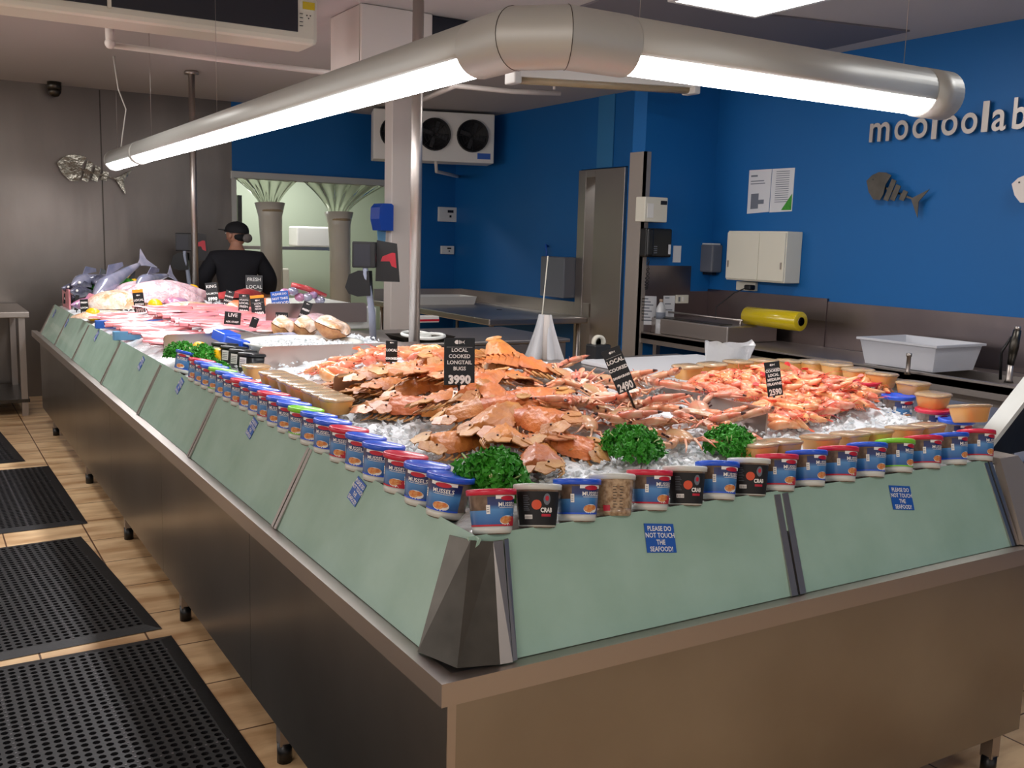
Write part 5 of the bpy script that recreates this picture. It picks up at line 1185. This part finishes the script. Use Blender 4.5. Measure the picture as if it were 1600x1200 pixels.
# ---- prawns
def prawn_proto(curl, sd):
    root = thing('cooked_prawn', '', 'seafood', (0, 0, 0)); rnd = random.Random(sd)
    Rr = .045/curl if curl > .05 else 1; n = 25; pts = []; rs = []
    for k in range(n):
        u = k/(n-1); a = (u-.35)*2.0*curl*1.1; L_ = .1
        if curl > .05: x = L_*(math.sin(a))/(2.2*curl); y = L_*(1-math.cos(a))/(2.2*curl)
        else: x, y = (u-.35)*L_, 0
        r = 1.2*((.0035+.0085*math.sin(min(1, (u+.02)/.34)*PI/2)) if u < .36 else .0118*(1-((u-.36)/.64)**1.6*.72))
        if u > .36: r *= 1-.09*((k % 3) == 0)
        pts.append((x, y, .011)); rs.append(r)
    b = B(); b.tube(pts, rs, 10, flat=1.12, up=(0, 0, 1)); p0 = Vector(pts[0]); d0 = (p0-Vector(pts[2])).normalized(); b.tube([p0, p0+d0*.022], [.0028, .0005], 6); obj('body', b, 'prawn', root)
    b = B(); e = Vector(pts[-1]); d = (e-Vector(pts[-3])).normalized(); an = math.atan2(d.y, d.x)
    for a in (-.5, -.17, .17, .5): b.prism([(0, -.002), (.012, -.0045), (.020, -.003), (.022, 0), (.020, .003), (.012, .0045), (0, .002)], 0, .0012, 0, TR(e-d*.003, 0, 0, an+a))
    obj('tail_fan', b, 'prawnleg', root)
    b = B(); side = 1
    for k in range(1, 16, 2):
        p = Vector(pts[k+1]); nrm = Vector((0, side, 0)); L_ = .014 if k < 9 else .008; b.tube([p+Vector((0, side*rs[k+1]*.7, -.003)), p+Vector((-.004, side*(rs[k+1]+L_*.6), -.007)), p+Vector((-.009, side*(rs[k+1]+L_), -.011))], [.0016, .0012, .0005], 5)
    for s_ in (-1, 1): b.tube([p0, p0+d0*.03+Vector((0, s_*.008, .006)), p0+d0*.055+Vector((.01, s_*.03, -.004))], [.0009, .0007, .0004], 4)
    obj('legs_and_feelers', b, 'prawnleg', root)  # all the legs and both feelers in one mesh
    for s_ in (-1, 1): b = B(); b.ball(p0+Vector((.002, s_*.005, .003)), .0022, 0, 6, 5); obj('eye', b, 'crabdark', root)
    return Proto(root)
PR = [prawn_proto(c_, i) for i, c_ in enumerate((.9, .55, 1.15, .25))]
def inpoly(x, y, pl):
    c_ = False; j = len(pl)-1
    for i in range(len(pl)):
        if (pl[i][1] > y) != (pl[j][1] > y) and x < (pl[j][0]-pl[i][0])*(y-pl[i][1])/(pl[j][1]-pl[i][1])+pl[i][0]: c_ = not c_
        j = i
    return c_
random.seed(9)
poly = [(1085, 603), (1130, 592), (1190, 582), (1240, 590), (1330, 600), (1392, 612), (1362, 628), (1330, 640), (1290, 652), (1240, 664), (1205, 678), (1182, 668), (1180, 636), (1120, 618)]
cnt = 0; placed = []
while cnt < 190:
    px, py = U(1080, 1400), U(575, 690)
    if not inpoly(px, py, poly): continue
    g = surf(px, py, .012)
    if any((g-q).length < .021 for q in placed) and random.random() < .93: continue
    if g.x < 1.44 or g.y > 1.12: continue
    placed.append(g); fr = py > 640
    PR[cnt % 4].put(TR((g.x, g.y, g.z+U(-.002, .016)), U(-.5, .5), U(-.35, .35), U(0, 2*PI)), 'orange cooked prawn at the front of the prawn heap, beside the bare ice' if fr else 'orange cooked prawn in the wide heap around the 2590 price tag', 'cooked prawns at the front of the heap' if fr else 'cooked prawns in the wide heap', U(1.0, 1.28)); cnt += 1
for px, py in ((500, 583), (515, 577), (528, 588), (508, 592), (540, 573), (560, 566), (575, 570), (590, 560), (605, 562), (625, 556), (650, 553), (665, 560), (680, 553), (640, 563), (690, 560), (600, 552), (535, 580), (575, 560), (655, 565), (520, 570)):
    g = surf(px, py, .03 if px > 545 else .015); PR[int(px) % 4].put(TR(g, U(-.3, .3), U(-.3, .3), U(0, 6.28)), 'orange cooked prawn behind the bugs, in front of the long steel divider', 'cooked prawns by the long divider', U(1.3, 1.6))

# ---- parsley, lemons
def parsley_proto(sd, nleaf):
    rnd = random.Random(sd); root = thing('parsley_bunch', '', 'parsley', (0, 0, 0)); b = B()
    for _ in range(nleaf):
        a, c_ = rnd.uniform(0, 2*PI), rnd.random()**.45
        el = rnd.uniform(-.1, 1)*PI/2; rr = rnd.uniform(.7, 1.0)*(1+.15*math.sin(3*a))
        p = Vector((.062*rr*math.cos(el)*math.cos(a), .05*rr*math.cos(el)*math.sin(a), .012+.046*rr*math.sin(el)))
        nrm = Vector((p.x, p.y, p.z)).normalized(); nrm = (nrm+Vector((rnd.gauss(0, .5), rnd.gauss(0, .5), rnd.gauss(0, .5)))).normalized(); t1 = nrm.orthogonal().normalized(); t2 = nrm.cross(t1)
        n = 11; R_ = rnd.uniform(.006, .0115); ph = rnd.uniform(0, 6)
        vs = [p+nrm*.002]+[p+(t1*math.cos(2*PI*k/n)+t2*math.sin(2*PI*k/n))*R_*(1 if k % 2 else .62)+nrm*.0035*math.sin(k*2.4+ph) for k in range(n)]
        b.add(vs, [(0, 1+k, 1+(k+1) % n) for k in range(n)], 0)
    obj('curly_leaves', b, 'parsley', root)
    b = B()
    for k in range(7): a = rnd.uniform(0, 6.28); b.tube([(0, 0, 0), (.02*math.cos(a), .02*math.sin(a), .02), (.05*math.cos(a), .045*math.sin(a), .035+.02*rnd.random())], [.0018, .0014, .001], 5)
    obj('stems', b, 'stem', root); return Proto(root)
PA = [parsley_proto(1, 620), parsley_proto(2, 620)]
for k, (px, py, dz, sc, lab) in enumerate(((768, 768, .0, 1.75, 'curly parsley bunch at the counter corner behind the red lidded tub'), (988, 712, .01, 1.4, 'curly parsley bunch on the ice in front of the crabs, beside the bugs'), (1142, 708, .008, 1.35, 'curly parsley bunch beside the end of the crab and prawn divider'),
                               (285, 560, .02, 1.35, 'round parsley bunch at the far end of the tub row next to the steel divider'), (316, 566, .02, 1.4, 'parsley bunch between the two lemons near the black packs'), (344, 582, .0, .9, 'small parsley sprig over the lemon beside the black packs'))):
    g = surf(px, py, dz); PA[k % 2].put(TR(g+Vector((0, 0, -.004)), U(-.1, .1), U(-.1, .1), U(0, 6)), lab, None, sc)
b = B(); g = surf(752, 745); b.tube([g, g+Vector((.005, 0, .04)), g+Vector((.02, .0, .065)), g+Vector((.035, 0, .06))], [.0022, .002, .0018, .0015], 6); single('parsley_stalk', b, 'stem', 'pale curved parsley stalk rising from the corner bunch', 'stalk')
for k, (px, py) in enumerate(((155, 446), (170, 444), (186, 443), (197, 446))):
    PA[k % 2].put(TR(surf(px, py+8, .02), 0, 0, k), 'dark parsley among the whole fish at the far end, '+ORD[k]+' along', 'parsley among the whole fish', 1.5)
root = thing('lemon', '', 'lemon', (0, 0, 0)); b = B(); b.lathe([(0, -.042), (.004, -.041), (.008, -.037), (.02, -.031), (.029, -.018), (.032, 0), (.029, .018), (.02, .031), (.008, .037), (.005, .04), (0, .041)], 20, T=Matrix.Translation((0, 0, .032)) @ RX90); obj('fruit', b, 'lemon', root); LM = Proto(root)
for px, py, sc, lab in ((308, 556, 1.15, 'lemon held between the two big parsley bunches'), (338, 568, 1.15, 'lemon behind the small parsley sprig beside the black packs'), (142, 502, 1.5, 'whole lemon at the far corner where the pink fillets begin'), (239, 488, 1.55, 'whole lemon beside the orange banded price tag in the white trays'),
                        (299, 460, 1.3, 'lemon beside the smaller scale display pole'), (208, 448, 1.1, 'small lemon beside the dark tag among the far greens'), (181, 479, 1.0, 'half hidden lemon on the pale squid pile'), (462, 496, 1.0, 'small lemon beside the slanted 1290 price tag')):
    LM.put(TR(surf(px, py, .0)+Vector((0, 0, .0)), .2, .3, facing(60)+U(-.4, .4)), lab, None, sc)

# ---- fillets
def fillet_proto(L_, W_, sd):
    root = thing('fish_fillet', '', 'seafood', (0, 0, 0)); rnd = random.Random(sd); ph = rnd.uniform(0, 6)
    def f(u, v, top):
        w_ = W_*(.35+.65*math.sin(min(1, u*2.2)*PI/2))*(1-.75*max(0, u-.55)/.45)
        y = (v*2-1)*w_/2; x = (u-.5)*L_; z = (.022*(1-(v*2-1)**4)*(1-.6*u)+.004+.002*math.sin(u*14+ph)) if top else .0
        z += .008*math.sin(u*5+ph)*(v-.5); z -= .004*math.exp(-((v-.5)/.06)**2) if top else 0
        return (x, y+.012*math.sin(u*4+ph), z)
    b = B(); b.grid(22, 9, lambda u, v: f(u, v, 1)); b.grid(22, 9, lambda u, v: f(u, v, 0)); obj('flesh', b, 'fillet', root); return Proto(root)
FL = [fillet_proto(.34, .10, 1), fillet_proto(.30, .085, 2), fillet_proto(.38, .095, 3)]
random.seed(31); y = 3.72; row = 0
while y < 5.65:
    for c_ in range(3):
        x = .36+c_*.31+U(-.03, .03); z = H(x, y)+.0+.012*(c_ % 2)
        FL[(row+c_) % 3].put(TR((x, y+U(-.02, .02), z+.004+U(0, .012)), U(-.12, .12)+.1, -.07+U(-.04, .04), U(-.12, .12)+(PI if random.random() < .3 else 0)), 'long pink fish fillet lying in the overlapping rows across the counter', 'pink fillets in rows', U(.95, 1.1))
    y += .085; row += 1
for k, (px, py, w_) in enumerate(((222, 520, .5), (190, 503, .42))):
    g = surf(px, py, .02); b = B(); b.box(g.x-.16, g.x+w_-.16, g.y-.02, g.y+.03, g.z-.04, g.z+.012, 0, bev=.004); single('tray_edge', b, 'bluecloth' if k == 0 else 'stickerblue', ['pale blue tray edge showing between the rows of pink fillets', 'blue tray edge next to the lemon at the end of the fillets'][k], 'tray', fixn=True)
# red fish, salmon, bagged pieces behind
def slab_(px, py, L_, W_, h_, m, lab, rz=0, dz=0, nm='fish_piece'):
    g = surf(px, py, dz); b = B(); b.grid(12, 8, lambda u, v: ((u-.5)*L_, (v-.5)*W_*(1-.3*u), h_*(math.sin(u*PI)*math.sin(v*PI))**.45+.001*math.sin(u*30))); b.grid(12, 8, lambda u, v: ((u-.5)*L_, (v-.5)*W_*(1-.3*u), 0))
    t = thing(nm, lab, 'seafood', (0, 0, 0)); obj('flesh', b, m, t); t.location = g; t.rotation_euler = (0, 0, rz); return t
slab_(355, 465, .3, .16, .05, 'redmeat', 'dark red fish piece behind the slanted 2690 price tag', facing(60), .02); slab_(385, 462, .34, .16, .06, 'redmeat', 'dark red fish piece in front of the person, beneath the dark tag', facing(70), .02)
slab_(369, 480, .13, .12, .05, 'salmon', 'bright orange salmon piece between two price tags', facing(0), .02); slab_(418, 476, .2, .14, .05, 'salmon', 'orange salmon piece beside the blue do not take sign', facing(50), .02)
slab_(420, 502, .3, .2, .03, 'calamari', 'pale flat seafood piece under the blue do not take sign', facing(80), .01); slab_(455, 502, .26, .18, .03, 'calamari', 'pale flat seafood piece before the dark tray side', facing(60), .01)
slab_(492, 502, .3, .16, .05, 'calamari', 'pale seafood piece behind the large glossy white piece', facing(80), .02)
# glossy white and orange pieces
def halfshell(px, py, L_, W_, rz, lab, dz=.02):
    g = surf(px, py, dz); t = thing('seafood_shell', lab, 'seafood', (0, 0, 0), 'glossy white and orange shells')
    sh = lambda u, v, k: ((u-.5)*L_*(1+.1*math.sin(v*6)), (v-.5)*W_*(.6+.7*math.sin(u*PI)), k*(math.sin(u*PI)*math.sin(v*PI))**.5*.05+.012*math.sin(u*7)*math.sin(v*5))
    b = B(); b.grid(22, 16, lambda u, v: sh(u, v, 1)); obj('white_flesh', b, 'oyster', t)
    b = B(); b.grid(22, 16, lambda u, v: tuple(Vector(sh(u, v, -1.0))*1.04+Vector((0, 0, -.004)))); obj('orange_shell', b, 'bugpale', t)
    t.location = g+Vector((0, 0, .035)); t.rotation_euler = (-.35, .1, rz)
halfshell(520, 522, .21, .15, facing(-60), 'largest glossy white and orange shell piece on the ice, beside the grey scale pole', .03)
halfshell(478, 520, .17, .1, facing(-80), 'flat glossy white and orange shell piece in the middle of three'); halfshell(443, 520, .17, .1, facing(-70), 'glossy white and orange shell piece under the blue sign')
g = surf(440, 523, .02); b = B()
for k in range(7): b.tube([g+Vector((-.06+.015*k, .02, .0)), g+Vector((-.03+.012*k, -.06, .015)), g+Vector((.02+.01*k, -.1-.01*(k % 2), -.005))], [.004, .003, .001], 5)
single('shell_feelers', b, 'fishsilver', 'thin dark feelers spread on the ice under the white shells', 'seafood')
# round platter of ice with its rim
g = surf(392, 560, .02); c = Vector((.80, 3.10, H(.80, 3.10)-.01))
t = thing('round_platter', 'wide round white platter of ice behind the black packs', 'platter', c)
b = B(); b.lathe([(0, .004), (.24, .004), (.27, .02), (.28, .035), (.30, .037), (.30, .03), (.275, .024), (.25, -.01), (0, -.01)], 48, T=TR(c, 0, 0, 0)); obj('platter_dish', b, 'whitelid', t)
b = B()
for k in range(260): a, r_ = U(0, 2*PI), .24*math.sqrt(U(0, 1)); b_ = b; chip(c.x+r_*math.cos(a), c.y+r_*math.sin(a), c.z+.02, U(.01, .02))
tag(obj('platter_ice', b, 'iceshard'), 'crushed ice heaped on the round white platter', 'ice', kind='stuff')
for k, (px, py, w_) in enumerate(((352, 533, .11), (369, 545, .07))):
    g = surf(px, py, .02); b = B(); b.box(-.5*w_, .5*w_, -.05, .05, 0, .05, 0, TR(g, .2, .1, .3*k+.4), bev=.006); single('blue_pack', b, 'bluelid', ['blue pack beside the parsley and behind the second lemon', 'small blue pack at the edge of the round platter'][k], 'pack')
g = surf(405, 523, .012); b = B(); b.grid(20, 8, lambda u, v: (g.x-.28+u*.6, g.y-.07+v*.14, g.z+.02*math.sin(u*9)+.03*abs(v-.5)+.01)); single('clear_film', b, 'bag', 'crumpled clear film over a tray in front of the wide black card', 'film')
# pale bag heaps and fish towards the far end
def heap(px, py, rx, ry, rz_, m, lab, nm='seafood_bag', am=.12):
    g = surf(px, py, 0); b = B(); n1, n2 = 28, 14
    def f(u, v):
        a, el = u*2*PI, v*PI/2; q = 1+am*math.sin(5*a+3*el)*math.cos(el)+am*.6*math.sin(9*a+el*7)*math.cos(el); return (rx*math.cos(el)*math.cos(a)*q, ry*math.cos(el)*math.sin(a)*q, rz_*math.sin(el)*(1+am*.5*math.sin(4*a)))
    b.grid(n1, n2, f); t = thing(nm, lab, 'seafood', (0, 0, 0)); obj('contents', b, m, t); t.location = g; return t
heap(255, 470, .34, .2, .15, 'calamari', 'shiny clear bag bulging with pale pink seafood beside the far pole', am=.14); heap(215, 462, .2, .2, .11, 'calamari', 'smaller shiny bag of pale pink seafood beside the far parsley', am=.14)
heap(186, 480, .25, .22, .13, 'oyster', 'smooth white heap of squid before the far parsley', 'squid_heap', .03); heap(275, 474, .1, .08, .05, 'fishpink', 'blue and pink bagged piece beside the fillets and the bag', am=.1)
heap(292, 482, .2, .1, .05, 'oyster', 'pale flat heap beside the smaller scale pole', 'squid_heap', .05); heap(165, 496, .22, .1, .05, 'oyster', 'pale strip of squid before the white heap', 'squid_heap', .05)
def fish_proto(m):
    root = thing('whole_fish', '', 'fish', (0, 0, 0)); n = 16; pts, rs = [], []
    for k in range(n): u = k/(n-1); pts.append((u*.4-.2, .03*math.sin(u*2.2), .045)); rs.append(.004+.048*math.sin(min(1, u*2.4)*PI/2)*(1-max(0, u-.25)/.75*.86))
    b = B(); b.tube(pts, rs, 14, flat=.62 if False else 1, up=(0, 1, 0)); obj('body', b, m, root)
    e = Vector(pts[-1]); b = B(); b.prism([(0, -.008), (.03, -.02), (.085, -.06), (.065, 0), (.085, .06), (.03, .02), (0, .008)], -.002, .002, 0, TR(e, PI/2*.6)); obj('tail', b, m, root)
    b = B(); b.prism([(-.06, .0), (-.02, .045), (.08, .02), (.08, 0)], -.0015, .0015, 0, TR((0, .02, .085), PI/2)); obj('fin', b, m, root)
    b = B(); b.ball((-.165, -.027, .055), .009); b.ball((-.165, -.0295, .055), .0055, 1); obj('eye', b, ['ink', 'black'], root); return Proto(root)
FD, FS, FP = fish_proto('fishdark'), fish_proto('fishsilver'), fish_proto('fishpink')
FD.put(TR(surf(128, 462, .03), 0, .1, facing(70)), 'dark silver whole fish lying at the top of the far pile', None, 1.1); FD.put(TR(surf(135, 467, .03), .1, .1, facing(80)), 'dark silver whole fish beneath the top one in the far pile', None, 1.1)
FD.put(TR(surf(122, 470, .0), .1, 0, facing(100)), 'dark whole fish behind the small 2590 price tag', None, 1.0); FP.put(TR(surf(146, 484, .02), 0, 0, facing(60)), 'pink and blue whole snapper beside the black tag and far lemon', None, .95)
FS.put(TR(surf(190, 452, .05), 0, -.36, facing(75)), 'silver whole fish with its tail raised high behind the far parsley', None, 1.7); FS.put(TR(surf(145, 450, .02), 0, -.1, facing(80)), 'silver whole fish behind the far parsley by the steel wall', None, 1.4)
FD.put(TR(surf(165, 448, .04), 0, -.05, facing(95)), 'dark whole fish along the rim of the far pile', None, 1.2); FS.put(TR(surf(240, 450, .06), .2, -.1, facing(80)), 'silver whole fish behind the big shiny bag', None, 1.3)
q = [P(x, y_, 1, 7.25) for x, y_ in ((84, 472), (112, 472))]
b = B(); b.box(.2, .95, 7.28, 7.3, .98, 1.165, 0, bev=.004); b.box(.2, .215, 6.9, 7.28, .98, 1.165, 0, bev=.004); single('display_tray', b, 'fillet', 'tall pale pink tray wall closing the far end of the display', 'tray')
# bag of fish above the dark tray side, white sheet behind it
c = Vector((1.42, 4.5, 1.062))
b = B(); q0 = P(500, 470, 1, 4.45); b.box(1.26, 1.68, 4.22, 5.2, 1.062, min(1.2, q0.z), 0, bev=.01); single('white_crate', b, 'whitelid', 'white crate of ice behind the dark tray side on the rear ledge', 'crate')
g = P(470, 462, 1, 4.5)
t = thing('fish_bag', 'red edged clear bag of purple and pink fish above the dark tray side', 'bag', g)
b = B()
for k in range(6): b.ball(g+Vector((-.1+.045*k, U(-.02, .02), .02+.018*math.sin(k*2)-.008*k)), (.035, .04, .028), k % 2, 10, 7)
obj('fish_pieces', b, ['fishpink', 'fishsilver'], t)
b = B(); b.tube([g+Vector((-.06, 0, .07)), g+Vector((.04, 0, .045)), g+Vector((.17, 0, .0))], [.016, .02, .012], 8); obj('red_seal', b, 'redmeat', t)
# white rings on the rear
for k, (px, py) in enumerate(((650, 527), (672, 530))):
    g = surf(px, py, .01); n = 24; b = B(); b.tube([g+Vector((.075*math.cos(a), .075*math.sin(a), .016+.006*math.sin(a+k))) for a in [2*PI*i/n for i in range(n+1)]], .009, 8, caps=False); single('white_ring', b, 'whitelid', ['white plastic ring on the ice beside the round steel post, further from the bugs', 'white plastic ring on the ice overlapping its neighbour, nearer the bugs'][k], 'ring')

# ================================================================== THE PERSON
def person():
    X, Y = 1.8, P(370, 400, 0, 1.8).y; zt = P(365, 352, 0, X).z
    s = zt/1.72; t = thing('person', 'person seen from behind in a dark shirt and black cap with a grey hair bun', 'person', (X, Y, 0))
    a = math.radians(-14)
    def skin_(nm, verts, edges, m, sub=2, root=0):
        me = bpy.data.meshes.new(nm); me.from_pydata([v[0] for v in verts], edges, []); o = bpy.data.objects.new(nm, me); COL.objects.link(o)
        md = o.modifiers.new('s', 'SKIN'); sv = me.skin_vertices[0].data
        for i, v in enumerate(verts): sv[i].radius = v[1] if isinstance(v[1], tuple) else (v[1], v[1])
        sv[root].use_root = True; md.use_smooth_shade = True
        o.modifiers.new('u', 'SUBSURF').levels = sub; o.modifiers['u'].render_levels = sub; me.materials.append(M[m]); o.parent = t; return o
    # facing +y (away); body leaning a little forward, arms reaching to the bench ahead
    V = [((0, 0, .98), (.15, .105)), ((0, .01, 1.12), (.135, .1)), ((0, .03, 1.27), (.17, .115)), ((0, .03, 1.40), (.155, .10)), ((0, .035, 1.475), (.075, .065)), ((0, .05, 1.53), (.05, .05)),
         ((.175, .03, 1.405), .068), ((.275, .06, 1.22), .06), ((.27, .20, 1.07), .045), ((.22, .36, 1.04), .034),
         ((-.175, .03, 1.405), .068), ((-.275, .06, 1.22), .06), ((-.27, .20, 1.07), .045), ((-.22, .36, 1.04), .034),
         ((.09, 0, .90), (.1, .1)), ((.10, .01, .50), .065), ((.10, -.02, .10), .042), ((.10, .08, .04), (.045, .035)),
         ((-.09, 0, .90), (.1, .1)), ((-.10, .01, .50), .065), ((-.10, -.02, .10), .042), ((-.10, .08, .04), (.045, .035)), ((0, .055, 1.60), (.05, .06))]
    E_ = [(0, 1), (1, 2), (2, 3), (3, 4), (4, 5), (3, 6), (6, 7), (7, 8), (8, 9), (3, 10), (10, 11), (11, 12), (12, 13), (0, 14), (14, 15), (15, 16), (16, 17), (0, 18), (18, 19), (19, 20), (20, 21), (5, 22)]
    V = [(v[0], (v[1][0]*.72, v[1][1]*.72)) if i < 4 else ((v[0], v[1]*.85) if i in (6, 7, 10, 11) else v) for i, v in enumerate(V)]; V0 = V
    skin_('body', V, E_, 'skin')
    k = 1.6; Vs = [(v[0], (v[1][0]*k, v[1][1]*k) if isinstance(v[1], tuple) else v[1]*1.22) for v in V[:4]]+[((0, .035, 1.485), (.085, .075))]+[(v[0], v[1]*1.5) for v in (V[6], V[7], V[8])]+[(v[0], v[1]*1.5) for v in (V[10], V[11], V[12])]
    skin_('shirt', Vs, [(0, 1), (1, 2), (2, 3), (3, 4), (3, 5), (5, 6), (6, 7), (3, 8), (8, 9), (9, 10)], 'shirt')
    Vt = [((0, 0, 1.0), (.165, .12)), ((.09, 0, .88), (.115, .115)), ((.10, .01, .50), .085), ((.10, -.01, .12), .07), ((-.09, 0, .88), (.115, .115)), ((-.10, .01, .50), .085), ((-.10, -.01, .12), .07)]
    skin_('trousers', Vt, [(0, 1), (1, 2), (2, 3), (0, 4), (4, 5), (5, 6)], 'trousers')
    b = B()
    for s_ in (-1, 1): b.box(s_*.10-.05, s_*.10+.05, -.08, .18, 0, .09, bev=.03)
    sh = obj('shoes', b, 'black'); sh.parent = t
    # head turned a little, tipped forward
    b = B(); T = TR((0, .07, 1.63), .1, 0, .85)
    def hd(u, v):
        a_, el = u*2*PI, (v-.5)*PI; x = .074*math.cos(el)*math.cos(a_); y = .092*math.cos(el)*math.sin(a_); z = .115*math.sin(el)
        if y > 0 and z < 0: y *= 1-.15*(-z/.115); x *= 1-.25*(-z/.115)
        if abs(x) < .02 and -.035 < z < .012 and y > .05: y += .02*(1-abs(x)/.02)
        return tuple(T @ Vector((x, y, z)))
    b.grid(28, 20, hd); hdo = obj('head', b, 'skin'); hdo.parent = t
    for s_ in (-1, 1):
        b = B(); b.ball((s_*.076, .0, -.005), (.011, .019, .03), T=T); o = obj('ear', b, 'skin'); o.parent = hdo
        b = B(); b.ball((s_*.028, .083, .005), (.011, .006, .007), T=T); o = obj('eye', b, 'ink'); o.parent = hdo
    b = B(); b.ball((0, .086, -.048), (.022, .006, .007), T=T); o = obj('mouth', b, 'redmeat'); o.parent = hdo
    b = B()
    def cp(u, v):
        a_, el = u*2*PI, v*PI/2; return tuple(T @ Vector((.092*math.cos(el)*math.cos(a_), .108*math.cos(el)*math.sin(a_)-.004, .028+.10*math.sin(el)**.8)))
    b.grid(32, 12, cp); b.prism([(-.07, .08), (-.06, .15), (-.03, .175), (.03, .175), (.06, .15), (.07, .08)], .03, .036, 0, T); b.ball((0, 0, .128), (.009, .009, .005), T=T); b.lathe([(.095, .022), (.097, .028), (.095, .036)], 28, T=T @ Matrix.Diagonal((1, 1.15, 1, 1))); o = obj('cap', b, 'cap'); o.parent = t
    b = B(); b.ball((.0, -.04, -.012), (.07, .062, .055), T=T); o = obj('hair', b, 'cap'); o.parent = t
    b = B(); b.ball((.012, -.112, -.018), (.046, .038, .044), T=T); o = obj('hair_bun', b, 'hairnet'); o.parent = t
    b = B(); b.tube([T @ Vector((.088*math.cos(a_), .1*math.sin(a_)-.004, .018-.02*math.sin(a_))) for a_ in [PI+PI*k_/12 for k_ in range(13)]], .005, 6); o = obj('hair_net_band', b, 'hairnet'); o.parent = t
    for s_ in (-1, 1):   # hands resting ahead
        w_ = Vector((s_*.22, .36, 1.04)); Vh = [(tuple(w_), (.026, .018)), (tuple(w_+Vector((0, .045, -.005))), (.036, .015)), (tuple(w_+Vector((0, .075, -.008))), (.034, .013))]; Eh = [(0, 1), (1, 2)]
        skin_('hand', Vh, Eh, 'skin')
        for j, (dx, L_) in enumerate(((-.027, .062), (-.009, .072), (.010, .068), (.027, .052))):
            p = w_+Vector((dx, .078, -.008)); skin_('finger', [(tuple(p), .0085), (tuple(p+Vector((dx*.1, L_*.5, .002))), .008), (tuple(p+Vector((dx*.1, L_*.8, -.012))), .007), (tuple(p+Vector((dx*.1, L_, -.028))), .006)], [(0, 1), (1, 2), (2, 3)], 'skin', 1)
        p = w_+Vector((-s_*.03, .03, -.006)); skin_('thumb', [(tuple(p), .0105), (tuple(p+Vector((-s_*.022, .026, -.004))), .009), (tuple(p+Vector((-s_*.03, .055, -.012))), .0075)], [(0, 1), (1, 2)], 'skin', 1)
    t.rotation_euler = (0, 0, a); t.scale = (s*1.12, s*1.12, s)
person()
S.view_settings.use_curve_mapping = False
